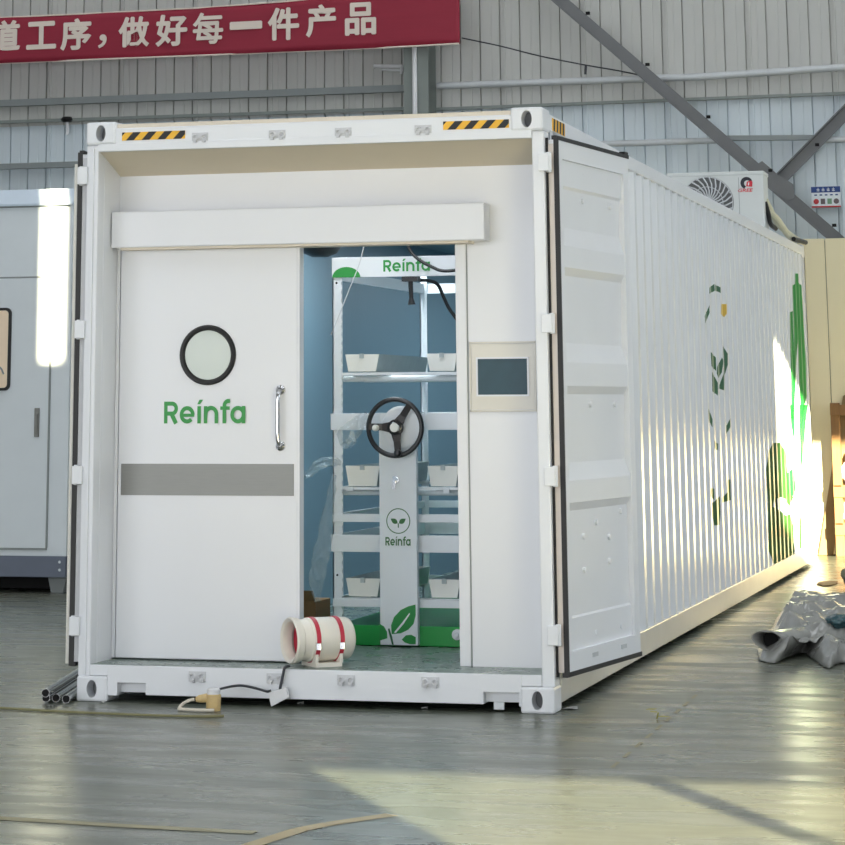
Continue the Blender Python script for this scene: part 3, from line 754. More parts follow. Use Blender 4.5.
b = MB(); b.lathe([(0, .02), (-.03, .02), (-.04, .01), (-.04, 0)], (wx+.02, YPi-.075, wz-.135), (0, 1, 0), 14); Rk(b, 'rim_boss', 'black', hw, smooth=True)
b = MB(); b.lathe([(0, .02), (-.012, .018), (-.014, 0)], (xp(396, 482), YPi, zp(480, 396)), (0, 1, 0), 12); b.bar((xp(396), YPi-.012, zp(478)), (xp(395), YPi-.02, zp(489)), .02, .012); b.bar((xp(394.5), YPi-.012, zp(477)), (xp(399), YPi-.02, zp(480)), .014, .01); Rk(b, 'lock_lever', 'chrome', pil)
# emblem
ec = Vector((xp(398.3, 521), YPi, zp(521))); er = .062
b = MB(); b.lathe([(-.0015, er), (-.0015, er+.005), (.001, er+.005)], ec, (0, 1, 0), 40); Rk(b, 'emblem_ring', 'emblem', pil)
b = MB()
for lp in (leaf_poly(ec.x-.004, ec.z-.012, math.radians(148), .045, .026), leaf_poly(ec.x+.004, ec.z-.012, math.radians(32), .045, .026)):
    b.prism([(x, YPi-.0015, z) for x, z in lp], (0, .002, 0))
b.prism([(ec.x-.003, YPi-.0015, ec.z-.035), (ec.x+.003, YPi-.0015, ec.z-.035), (ec.x+.003, YPi-.0015, ec.z-.012), (ec.x-.003, YPi-.0015, ec.z-.012)], (0, .002, 0))
Rk(b, 'emblem_leaves', 'emblem', pil)
wordmark((xp(385.5, 541), xp(411, 541), zp(545.5), zp(536.5)), flat(YPi), 'lettering', 'emblem', pil, org=RO)
def pil_poly(pts, name, m, k=0):
    b = MB(); b.prism([(xp(u, v), YPi-.002-k, zp(v, u)) for u, v in pts], (0, .003, 0)); return Rk(b, name, m, pil)
Z8 = lambda pts: [(290+x/3.38, 430+y/3.38) for x, y in pts]
pil_poly(Z8([(344, 690), (342, 660), (352, 632), (375, 608), (400, 596), (424, 590), (425, 625), (418, 655), (400, 675), (375, 687)]), 'leaf_print', 'lgreen')
pil_poly(Z8([(352, 684), (380, 650), (404, 618), (406, 622), (384, 656), (358, 686)]), 'leaf_vein', 'rack', .002)
pil_poly(Z8([(378, 708), (392, 694), (410, 692), (425, 700), (425, 724), (405, 724), (388, 718)]), 'leaf_print', 'lgreen')
pil_poly(Z8([(303, 655), (318, 664), (328, 682), (329, 704), (315, 708), (303, 712)]), 'leaf_print', 'lgreen')
pil_poly(Z8([(331, 672), (338, 700), (345, 726), (351, 726), (345, 698), (336, 670)]), 'stem_print', 'dgreen')
# growing troughs on the shelves
def trough(x0, x1, y0, y1, z0, z1, label):
    o = thing('growing_trough', ((x0+x1)/2, y0, z0), label, 'trough', 'growing troughs on the white rack')
    og = o.location.copy(); t = .008; f = .018
    b = MB(); b.prism([(x0+f, y0, z0), (x1-f, y0, z0), (x1, y0, z1), (x0, y0, z1)], (0, t, 0))
    b.build('end_plate', 'tray', o, org=og)
    b = MB(); b.prism([(x0+f, y1-t, z0), (x1-f, y1-t, z0), (x1, y1-t, z1), (x0, y1-t, z1)], (0, t, 0)); b.build('end_plate', 'tray', o, org=og)
    b = MB()
    b.prism([(x0+f, y0+t, z0), (x1-f, y0+t, z0), (x1-f, y0+t, z0+t), (x0+f, y0+t, z0+t)], (0, y1-y0-2*t, 0))
    b.prism([(x0, y0+t, z1), (x0+f, y0+t, z0), (x0+f+t, y0+t, z0), (x0+t, y0+t, z1)], (0, y1-y0-2*t, 0))
    b.prism([(x1, y0+t, z1), (x1-f, y0+t, z0), (x1-f-t, y0+t, z0), (x1-t, y0+t, z1)], (0, y1-y0-2*t, 0)); b.build('channel', 'shadegrey', o, org=og)
    b = MB(); b.box((x0+x1)/2-.012, (x0+x1)/2+.012, y0-.012, y0-.001, z1-.022, z1+.004); b.build('clip', 'shadegrey', o, org=og)
    return o
lx0, lx1, rx0, rx1 = xr(344), xr(378), xr(426), RX1-.06
for (v0, v1), w_ in zip(((354, 372), (466, 487), (579, 598)), ('upper', 'middle', 'lower')):
    for x0, x1, sd_ in ((lx0, lx1, 'left'), (rx0, rx1, 'right')):
        trough(x0, x1, YR+.03, YR+1.15, zr(v1)+.004, zr(v0), 'white growing trough on the %s shelf of the rack, %s' % (w_, 'beside the perforated upright' if sd_ == 'left' else 'next to the door jamb'))
# shelf under each pair of troughs (belongs to the rack)
for v0, v1 in ((372.3, 375), (487.3, 490), (598.2, 600)):
    b = MB(); b.box(RX0+.03, RX1-.05, YR+.03, YR+.06, zr(v1), zr(v0)); b.box(RX0+.03, RX1-.05, YR+1.10, YR+1.13, zr(v1), zr(v0))
    b.box(RX0+.006, RX0+.03, YR+.03, RYB-.05, zr(v1), zr(v0)); b.box(RX1-.05, RX1-.02, YR+.03, RYB-.05, zr(v1), zr(v0)); Rk(b, 'shelf_bearer', 'rack')
for v in (378.5, 493, ):
    for y_ in (.12, .55):
        b = MB(); b.tube([(RX0+.03, YR+y_, zr(v)), (RX1-.04, YR+y_, zr(v))], .017, 12); Rk(b, 'light_tube', 'tube', smooth=True)
b = MB(); b.box(xr(345), xr(352), YR+.02, YR+.05, zr(491), zr(487)); b.box(xr(442), xr(448), YR+.02, YR+.05, zr(493), zr(487)); Rk(b, 'tube_clip', 'rack')
# plastic wrapping left on the rack
def ribbon(pts, wds, name, m, label, seed, cat='plastic wrap'):
    rnd = random.Random(seed); c = bez(pts, 5); b = MB(); rows = []
    for i, p in enumerate(c):
        t = i/(len(c)-1); k = t*(len(wds)-1); j = min(int(k), len(wds)-2); w_ = wds[j]+(wds[j+1]-wds[j])*(k-j)
        d = (c[min(i+1, len(c)-1)]-c[max(i-1, 0)]).normalized(); a = d.cross(Vector((0, 1, 0))).normalized()
        rows.append([b.bm.verts.new(p+a*(q/6-.5)*w_+Vector((0, rnd.uniform(-.02, .02), rnd.uniform(-.006, .006)))) for q in range(7)])
    for r, s in zip(rows, rows[1:]):
        for q in range(6): b.bm.faces.new([r[q], r[q+1], s[q+1], s[q]])
    return tag(b.build(name, m, org=c[-1]), label, cat)
def rp(u, v, Y): x, z = PY(u, v, Y); return (x, Y, z)
ribbon([rp(368, 414, YR-.05), rp(358, 424, YR-.06), rp(346, 437, YR-.05), rp(352, 441, YR-.05), rp(342, 447, YR-.04)], [.04, .09, .12, .06, .03], 'plastic_wrap', 'clear', 'crumpled clear plastic wrap caught on the rack beam left of the hand wheel', 3)
ribbon([rp(341, 462, YR-.03), rp(325, 462, YR-.05), rp(312, 470, YR-.04), rp(303, 478, YR-.03)], [.03, .06, .05, .02], 'plastic_wrap', 'clear', 'thin clear plastic strip pulled from the left upright towards the sliding door', 4)
ribbon([rp(334, 475, YR-.03), rp(329, 510, YR-.05), rp(322, 550, YR-.06), rp(317, 580, YR-.05), rp(317, 602, YR-.04)], [.03, .06, .10, .09, .03], 'plastic_wrap', 'clear', 'long clear plastic film hanging down beside the left upright of the rack', 5)
# fan / round fitting under the container ceiling
c = PY(320, 250, 2.2)
b = MB(); b.lathe([(0, 0), (0, .05), (.02, .10), (.07, .135), (.15, .14), (.17, .10), (2.62-c[1]+.02, .03), (2.62-c[1]+.045, 0)], (c[0], 2.2, c[1]-.04), (0, 0, 1), 32)
tag(b.build('ceiling_fan', 'black', org=(c[0], 2.2, 2.62), smooth=True), 'round black fan housing hanging from the ceiling just inside the doorway', 'fan')
# hanging T-shaped hook
x, z = PY(410, 281, YR-.03)
b = MB(); b.box(x-.045, x+.045, YR-.04, YR+.03, z0-.028, z0-.002); b.tube([(x, YR-.02, z0-.02), (x+.004, YR-.02, z0-.12), (x+.006, YR-.02, z0-.155)], [.014, .012, .022], 10)
tag(b.build('hanging_hook', 'black', org=(x, YR-.02, z0)), 'black T-shaped hook hanging under the lettered top beam of the rack', 'hook')
def cable(pts, r, m, label, cat='cable', seg=8, name='cable'):
    b = MB(); b.tube(bez(pts, 8), r, seg); return tag(b.build(name, m, org=pts[0], smooth=True), label, cat)
YC = YR-.09
cable([rp(406, 238, YC), rp(410, 250, YC), rp(418, 259, YC), rp(432, 267, YC), rp(445, 271, YC), rp(470, 268, YC)], .009, 'black', 'black cable drooping in front of the lettered top beam of the rack')
cable([rp(418, 280, YC+.2), rp(430, 281, YC+.2), rp(438, 285, YC+.2), rp(444, 298, YC+.2), rp(450, 310, YC+.2), rp(462, 326, YC+.2)], .010, 'black', 'black hose curving down behind the top beam to the door jamb')
cable([rp(365, 240, YC), rp(360, 262, YC), rp(349, 290, YC), rp(338, 318, YC), rp(331, 335, YC)], .0028, 'keeper', 'thin pale cord slanting from the ceiling to the left upright of the rack')
# cardboard box inside, behind the fan
x0, _ = PY(300, 600, 1.9); x1, _ = PY(318, 600, 1.9)
o = thing('cardboard_box', ((x0+x1)/2, 1.9, .175), 'small brown cardboard box on the container floor behind the duct fan', 'box')
b = MB(); b.box(x0, x1, 1.85, 2.15, .172, .36); b.build('carton', 'card', o, org=o.location, bevel=.003)
b = MB(); b.prism([(x0, 1.85, .36), (x1, 1.85, .36), (x1, 1.80, .42), (x0, 1.80, .42)], (0, .004, .002)); b.build('flap', 'card', o, org=o.location)

# ================================================================== DUCT FAN ON THE SILL
th = math.radians(41); ax = Vector((math.cos(th), math.sin(th), 0)); fr = .106
fc = Vector((1.222, .205, .178+.02+fr))
df = thing('duct_fan', (fc.x, fc.y, .178), 'cream white inline duct fan with two red bands lying on the container sill', 'fan')
def DF(b, name, m, parent=None, **k): return b.build(name, m, parent or df, org=df.location, **k)
b = MB(); b.lathe([(-.13, fr*.80), (-.13, fr*.93), (-.09, fr*.95), (-.085, fr), (.085, fr), (.09, fr*.98), (.125, fr*.96), (.14, fr*.90), (.148, fr*.8), (.148, fr*.68), (.09, fr*.66), (.09, 0)], fc, ax, 40); DF(b, 'casing', 'fan', smooth=True)
b = MB(); b.lathe([(-.172, fr*.86), (-.18, fr*1.0), (-.17, fr*1.06), (-.135, fr*1.0), (-.125, fr*.8), (-.150, fr*.78), (-.172, fr*.86)], fc, ax, 40); DF(b, 'inlet_flange', 'fan', smooth=True)
b = MB(); b.lathe([(-.118, fr*.77), (-.095, fr*.70), (-.09, fr*.35), (-.10, fr*.2), (-.105, 0)], fc, ax, 32); DF(b, 'impeller', 'red', smooth=True)
for h in (-.062, .066):
    b = MB(); b.lathe([(h-.011, fr*.99), (h-.011, fr*1.03), (h+.011, fr*1.03), (h+.011, fr*.99)], fc, ax, 40); bd = DF(b, 'clamp_band', 'red')
    q = fc+ax*h+Vector((math.sin(th), -math.cos(th), 0))*fr*1.01+Vector((0, 0, -.02)); b = MB(); b.box(q.x-.012, q.x+.012, q.y-.014, q.y+.008, q.z-.022, q.z+.012); DF(b, 'buckle', 'chrome', bd, bevel=.002)
pn = Vector((math.sin(th), -math.cos(th), 0))
b = MB(); c0_ = fc.copy(); c0_.z = .178
for sgn in (1,):
    p0, p1 = c0_-ax*.07, c0_+ax*.07
    b.prism([p0-pn*.09, p1-pn*.09, p1+pn*.09, p0+pn*.09], (0, 0, .02))
    for h in (-.066, .066):
        for k in (-1, 1):
            p = c0_+ax*h+pn*k*.09; b.prism([p-ax*.008+Vector((0, 0, .018)), p-ax*.008-pn*k*.055+Vector((0, 0, .018)), p-ax*.008+Vector((0, 0, .062))], ax*.016)
DF(b, 'mounting_bracket', 'fan')
# white adaptor on its lead
q = rp(278, 697, -.05)
b = MB(); A4 = [Vector(rp(u, v, -.06)) for u, v in ((268, 693.5), (285.5, 688), (288, 698), (271, 707))]
b.prism(A4, (0, .03, .004)); tag(b.build('cable_adaptor', 'paper', org=(A4[3].x, -.06, 0), bevel=.003), 'white flat plastic adaptor box leaning against the container sill below the duct fan', 'adaptor')
fl = fc-ax*.19; 
cable([(fl.x+.03, fl.y-.06, .19), (fl.x+.02, -.018, .185), rp(283, 675, -.02), rp(281, 684, -.03), rp(280, 689, -.045)], .007, 'dcable', 'dark grey lead running from the duct fan over the sill down to the white adaptor')
cable([rp(220, 689, -.15), rp(231, 686.5, -.06), rp(240, 685.5, -.012), rp(248, 686.5, -.012), rp(260, 689.5, -.02), rp(267, 691.5, -.07), rp(271, 690.5, -.07)], .006, 'dcable', 'dark cable bowing along the sill between the tan plug and the white adaptor')
# plug connector
pxx, pyy = PZ(213.5, 711)
pl = thing('cable_plug', (pxx, pyy, 0), 'tan cylindrical cable plug with a white cap, standing before the container sill', 'plug')
b = MB(); b.lathe([(0, 0), (0, .034), (.005, .036), (.075, .036), (.08, .03)], (0, 0, 0), (0, 0, 1), 20); b.tube([(-.03, -.005, .06), (-.07, -.01, .055), (-.085, -.01, .052)], [.022, .018, .012], 12); b.build('housing', 'plugtan', pl, smooth=True)
b = MB(); b.lathe([(.078, .032), (.10, .032), (.106, .026), (.106, 0)], (0, 0, 0), (0, 0, 1), 20); b.build('cap', 'paper', pl, smooth=True)
cable([(pxx-.095, pyy-.01, .052), (pxx-.11, pyy-.015, .05), (pxx-.145, pyy-.02, .035), (pxx-.165, pyy-.03, .012), (pxx-.15, pyy-.04, .009), (pxx-.05, pyy-.06, .009), (pxx+.02, pyy-.05, .009)], .008, 'pale', 'pale cable looping from the side of the tan plug down onto the floor')
yl = [PZ(u, v) for u, v in ((-60, 706), (0, 709.5), (70, 713.5), (140, 716.5), (200, 718), (224, 717.5))]
cable([(x, y, .007) for x, y in yl], .006, 'ycable', 'yellowish cable lying along the floor from the left edge to below the tan plug')
# steel tubes
tubes = [((45.5, 693), (80, 668.5), 'steel tube with a dark open end, uppermost of the bundle by the left corner casting', .062), ((46, 698), (80, 677), 'leftmost steel tube lying on the floor in the bundle by the corner casting', .024),
         ((56, 698), (80, 683.5), 'steel tube on the floor second from the left in the bundle by the corner casting', .024), ((66, 699), (80, 688), 'steel tube on the floor nearest the left corner casting', .024)]
q0_, q1_ = PZ(46, 698, .024), PZ(80, 676, .024); TD = Vector((q1_[0]-q0_[0], q1_[1]-q0_[1], 0)).normalized()
for a, c, lab, z in tubes:
    x0, y0 = PZ(a[0], a[1], z); d = Vector((-.17, 1, 0)).normalized()
    d = TD
    p0 = Vector((x0, y0, z)); r = .02
    b = MB(); b.lathe([(2.6, r*.93), (.0, r*.93), (0, r), (2.6, r), (2.6, r*.93)], p0, d, 20)
    o = tag(b.build('steel_tube', 'tube_steel', org=(x0, y0, z), smooth=True), lab, 'tube', 'steel tubes by the left corner')
    b = MB(); b.lathe([(.004, 0), (.004, r*.935)], p0, d, 20); b.build('bore_shade', 'dark', o, org=(x0, y0, z))  # dark disc painted for the shade inside the tube

# ================================================================== AIR CONDITIONER ON THE ROOF
YA = 11.0; ax0, az1 = PY(667, 174, YA); ax1, _ = PY(763, 171, YA); azb = 2.93
ac = thing('air_conditioner', ((ax0+ax1)/2, YA, 2.897), 'pale outdoor air conditioner unit with round fan grille standing on the container roof', 'air conditioner')
AO = ac.location.copy()
def AC(b, name, m, parent=None, **k): return b.build(name, m, parent or ac, org=AO, **k)
def xA(u, v=190): return PY(u, v, YA)[0]
def zA_(v, u=710): return PY(u, v, YA)[1]
b = MB(); b.box(ax0, ax1, YA, YA+.34, azb, az1); AC(b, 'casing', 'acwhite', bevel=.012)
b = MB(); b.box(ax0-.006, ax1+.006, YA-.006, YA+.346, az1-.03, az1+.006); AC(b, 'lid', 'acwhite', bevel=.008)
for x in (ax0+.12, ax1-.16):
    b = MB(); b.box(x-.03, x+.08, YA-.04, YA+.38, 2.868, 2.896); P_(b, 'mounting_pad', 'galv')
    b = MB(); b.box(x, x+.05, YA-.02, YA+.36, 2.897, azb); AC(b, 'foot', 'galv')
gx, gz = xA(707), zA_(203); gr = .240
b = MB(); b.lathe([(-.003, 0), (-.003, gr), (.002, gr)], (gx, YA, gz), (0, 1, 0), 40); gb = AC(b, 'fan_opening', 'acdark')
b = MB()
for k in range(3):
    a = k*2.094+.4; c = Vector((gx, YA-.008, gz))
    b.prism([c+Vector((math.cos(a+t)*rr, 0, math.sin(a+t)*rr)) for t, rr in ((0, .05), (.5, .2), (.9, .21), (1.3, .12), (1.2, .05))], (0, .004, 0))
AC(b, 'fan_blade', 'brace')
gl = MB()
for R_ in (.145, .234): gl.torus((gx, YA-.02, gz), (0, 1, 0), R_, .0035, 36, 6)
for k in range(26):
    a0_ = 2*math.pi*k/26; pts = [(gx+math.cos(a0_+.5*t)*(.05+.185*t), YA-.02, gz+math.sin(a0_+.5*t)*(.05+.185*t)) for t in (0, .33, .66, 1)]; gl.tube(pts, .007, 5)
gl.lathe([(0, .055), (-.01, .05), (-.012, 0)], (gx, YA-.015, gz), (0, 1, 0), 20)
for k in range(4):
    a0_ = k*math.pi/2+.4; gl.tube([(gx+math.cos(a0_)*.225, YA-.02, gz+math.sin(a0_)*.225), (gx+math.cos(a0_)*.235, YA+.01, gz+math.sin(a0_)*.235)], .006, 6)
AC(gl, 'fan_grille', 'galv')
b = MB(); b.box(xA(739)-.003, xA(739)+.001, YA-.003, YA+.002, azb+.02, az1-.05); AC(b, 'panel_seam', 'girt')
lc = Vector((xA(746.5, 183), YA, zA_(183, 746)))
b = MB(); n = 20
for a_, c_, rr0, rr1 in ((.35, 4.3, .028, .055),):
    pts = [(lc.x+rr1*math.cos(a_+(c_-a_)*k/n), YA-.003, lc.z+rr1*math.sin(a_+(c_-a_)*k/n)) for k in range(n+1)]+[(lc.x+.006+rr0*math.cos(a_+(c_-a_)*k/n), YA-.003, lc.z-.004+rr0*math.sin(a_+(c_-a_)*k/n)) for k in range(n, -1, -1)]
    b.prism(pts, (0, .004, 0))
AC(b, 'logo_arc', 'logo_k')
b = MB(); b.prism([(lc.x-.005, YA-.004, lc.z-.03), (lc.x+.05, YA-.004, lc.z-.035), (lc.x+.055, YA-.004, lc.z+.01), (lc.x+.04, YA-.004, lc.z+.02), (lc.x+.005, YA-.004, lc.z+.012)], (0, .004, 0)); AC(b, 'logo_mark', 'logo_r')
b = MB(); b.prism([(lc.x+.012, YA-.006, lc.z-.022), (lc.x+.022, YA-.006, lc.z-.022), (lc.x+.026, YA-.006, lc.z+.004), (lc.x+.016, YA-.006, lc.z+.004)], (0, .004, 0)); AC(b, 'logo_slash', 'signw')
glyphs('GREE', (xA(738, 190), xA(753, 190), zA_(192, 746), zA_(188.5, 746)), flat(YA), 'logo_lettering', 'logo_r', ac, bold=.02, org=AO, shear=.2)
# lagged pipes from the unit to the far roof corner
def ap(u, v, X): y, z = PX(u, v, X); return (X, y, z)
b = MB(); b.tube(bez([(ax1-.01, YA+.2, az1-.25), (ax1+.03, YA+.35, az1-.36), (ax1+.05, YA+.6, az1-.44), (2.36, 11.9, 2.965), (2.40, 12.1, 2.935)], 6), .028, 10); AC(b, 'lagged_pipe', 'foam', smooth=True); b = MB(); b.tube(bez([(ax1-.01, YA+.25, az1-.33), (ax1+.06, YA+.4, az1-.40), (2.34, 11.75, 2.97), (2.37, 12.0, 2.935)], 6), .03, 10)
p = AC(b, 'lagged_pipe', 'foam', smooth=True)
b = MB(); b.tube(bez([(ax1-.005, YA+.1, az1-.27), (ax1+.02, YA+.12, az1-.38), (ax1+.03, YA+.16, az1-.46), (ax1+.06, YA+.3, az1-.50)], 6), .022, 8); AC(b, 'connection_hose', 'black', smooth=True); b = MB(); b.tube([(2.39, 11.75, 2.93), (2.43, 12.0, 2.925), (2.455, 12.18, 2.921)], .022, 8)
AC(b, 'connection_hose', 'black', smooth=True)

# ================================================================== LEFT: WHITE CABIN
YK = 7.0
def xk(u, v=400): return PY(u, v, YK)[0]
def zk(v, u=30): return PY(u, v, YK)[1]
kx1 = xk(69, 400); kx0 = kx1-4.2
kb = thing('white_cabin', ((kx0+kx1)/2, YK+1, 0), 'white prefabricated cabin with grey base skirt and black-framed window at far left', 'cabin')
KO = kb.location.copy()
def KB(b, name, m, parent=None, **k): return b.build(name, m, parent or kb, org=KO, **k)
zs1, zs0 = zk(556), zk(577)
b = MB(); b.box(kx0, kx1, YK, YK+2.4, zs1, zk(206)); KB(b, 'body', 'cabin', bevel=.004)
b = MB(); b.prism([(kx0, YK-.04, zk(206)), (kx0, YK-.04, zk(204)), (kx0, YK+.05, zk(189)), (kx0, YK+2.4, zk(189)), (kx0, YK+2.4, zk(206))], (kx1-kx0+.02, 0, 0)); KB(b, 'roof_fascia', 'cabin2')
b = MB(); b.box(kx0, kx1-.02, YK-.004, YK+.001, zk(207.5), zk(206)); b.box(kx0, xk(51), YK-.006, YK+.001, zk(278), zk(276.5)); KB(b, 'panel_seam', 'girt')
b = MB(); b.box(kx0, kx1, YK-.01, YK+2.3, zs0, zs1); sk = KB(b, 'base_skirt', 'skirt', bevel=.004)
b = MB()
for v in (562, 570): b.lathe([(0, .012), (-.006, .01), (-.008, 0)], (xk(60, v), YK-.01, zk(v, 60)), (0, 1, 0), 8)
KB(b, 'bolt', 'signw', sk)
for fx in (kx1-.14, kx0+.1, (kx0+kx1)/2):
    for fy in (YK+.12, YK+2.0):
        b = MB(); b.prism([(fx-.03, fy, 0), (fx+.07, fy, 0), (fx+.1, fy, zs0), (fx-.06, fy, zs0)], (0, .1, 0)); KB(b, 'foot', 'girt')
b = MB(); b.box(kx0+.1, kx1-.18, YK+.25, YK+2.2, .02, zs0); KB(b, 'underside_shade', 'dark')  # dark box added for the shade beneath the cabin
dkx0, dkx1 = xk(51)-1.05, xk(50)
b = MB(); b.box(dkx0, dkx1, YK-.012, YK+.002, zk(548), zk(279)); kd = KB(b, 'cabin_door', 'cabin', bevel=.004)
b = MB(); b.box(xk(49), xk(50.5), YK-.014, YK, zk(548), zk(330)); b.box(dkx0, dkx1, YK-.014, YK, zk(550), zk(548)); KB(b, 'door_seam', 'girt', kd)
b = MB(); b.box(xk(36), xk(40.5), YK-.03, YK-.01, zk(437), zk(408)); b.box(xk(37.5), xk(39.5), YK-.042, YK-.03, zk(433), zk(414)); KB(b, 'door_handle', 'steel', kd, bevel=.003)
wx1 = xk(10.5); wx0 = wx1-.55; wz0, wz1 = zk(390.5), zk(307.5)
def rrect(x0, x1, z0, z1, r, n=6):
    out = []
    for cx, cz, a in ((x1-r, z1-r, 0), (x0+r, z1-r, 90), (x0+r, z0+r, 180), (x1-r, z0+r, 270)):
        for k in range(n+1): q = math.radians(a+90*k/n); out.append((cx+r*math.cos(q), cz+r*math.sin(q)))
    return out
b = MB(); b.prism([(x, YK-.028, z) for x, z in rrect(wx0, wx1, wz0, wz1, .045)], (0, .02, 0)); wf = KB(b, 'window_frame', 'rubber', kd)
b = MB(); b.prism([(x, YK-.032, z) for x, z in rrect(wx0+.022, wx1-.022, wz0+.022, wz1-.022, .03)], (0, .006, 0)); KB(b, 'window_pane', 'peach', wf)
b = MB(); b.tube(bez([(wx1-.05, YK-.034, wz0+.13), (wx1-.08, YK-.034, wz0+.18), (wx1-.16, YK-.034, wz0+.22), (wx1-.3, YK-.034, wz0+.23)], 6), .007, 6); KB(b, 'pane_mark', 'girt', wf)

# ================================================================== RIGHT BACKGROUND
YW = 13.4; cz = PY(845, 238, YW)[1]
cw = thing('cream_partition', (3.8, YW, 0), 'tall cream sandwich-panel partition standing behind the far end of the container', 'partition')
x0, x1 = 2.24, 6.2; k = 0; xx = x0; pv = PY(827, 300, YW)[0]
edges = [x0, pv]
while edges[-1] < x1: edges.append(edges[-1]+.95)
for a, c in zip(edges, edges[1:]):
    b = MB(); b.box(a+.003, c-.003, YW, YW+.06, .0, cz); b.build('panel', 'cream', cw, org=cw.location, bevel=.006)
b = MB(); b.box(x0+.01, edges[-1]-.01, YW+.02, YW+.04, .05, cz-.02); b.build('joint_strip', 'seam', cw, org=cw.location)
YL = 13.37
def lp(u, v, Y=YL): x, z = PY(u, v, Y); return Vector((x, Y, max(z, .0)))
b = MB(); q = [lp(818.5, 557), lp(833, 557), lp(862, 385), lp(843, 396)]
q[0].z = q[1].z = .003; 
b.prism(q, (0, .018, .0)); tag(b.build('leaning_board', 'board', org=(q[0].x, YL, 0)), 'tan board leaning sideways against the cream partition beyond the container end', 'board')
# timber stand with sacks
YT = 13.19; tx = PY(834, 500, YT)[0]
cr = thing('timber_stand', (tx+.5, YT+.07, 0), 'rough timber stand loaded with white sacks at the right edge of the picture', 'stand')
def TM(b, name, m, parent=None, **k): return b.build(name, m, parent or cr, org=cr.location, **k)
zT = lambda v: PY(840, v, YT)[1]
for x in (tx, tx+.9):
    for y in (YT, YT+.07):
        b = MB(); b.box(x, x+.08, y, y+.08, 0, zT(403)); TM(b, 'post', 'wood', bevel=.004)
for v in (492, 530, 410):
    for y in (YT-.02, YT+.15):
        b = MB(); b.box(tx, tx+1.02, y, y+.02, zT(v)-.05, zT(v)+.05); TM(b, 'rail', 'wood', bevel=.003)
for v in (487, 525):
    b = MB(); b.box(tx, tx+.98, YT, YT+.15, zT(v)-.005, zT(v)+.015); TM(b, 'shelf_board', 'wood')
def sack(c, rx, ry, rz, label, seed, m='sack', name='sack', cat='sack'):
    bm = bmesh.new(); bmesh.ops.create_icosphere(bm, subdivisions=4, radius=1)
    for v in bm.verts:
        n = noise.noise(v.co*1.6+Vector((seed, 0, 0)))*.22+noise.noise(v.co*4+Vector((0, seed, 0)))*.08
        p = v.co*(1+n); p = Vector((p.x*rx, p.y*ry, max(p.z, -.75)*rz)); v.co = p+Vector((0, 0, .75*rz))
    b = MB(); b.bm.free(); b.bm = bm
    o = b.build(name, m, smooth=True); o.location = c; return tag(o, label, cat)
sack((tx+.33, YT+.075, zT(487)+.018), .24, .05, .2, 'round white sack lying on the upper shelf of the timber stand', 2)
sack((tx+.42, YT+.075, zT(525)+.018), .34, .05, .085, 'flat white sack squeezed on the lower shelf of the timber stand', 5)
gx_, gy_ = PZ(850, 590); sack((gx_+.27, gy_+.35, 0), .36, .5, .15, 'grey lumpy bag on the floor in front of the timber stand', 9, 'bag', 'bag', 'bag')
# dark scraps on the floor near the container end
x, y = PZ(829, 584)
b = MB(); rnd = random.Random(4); pts = []
for k in range(14): a = 2*math.pi*k/14; rr = rnd.uniform(.6, 1); pts.append((x+.10*rr*math.cos(a), y+.42*rr*math.sin(a), .002))
b.prism(pts, (0, 0, .006)); tag(b.build('cloth_scrap', 'card', org=(x, y, 0)), 'flat brown scrap on the floor beside the far end of the container', 'scrap')

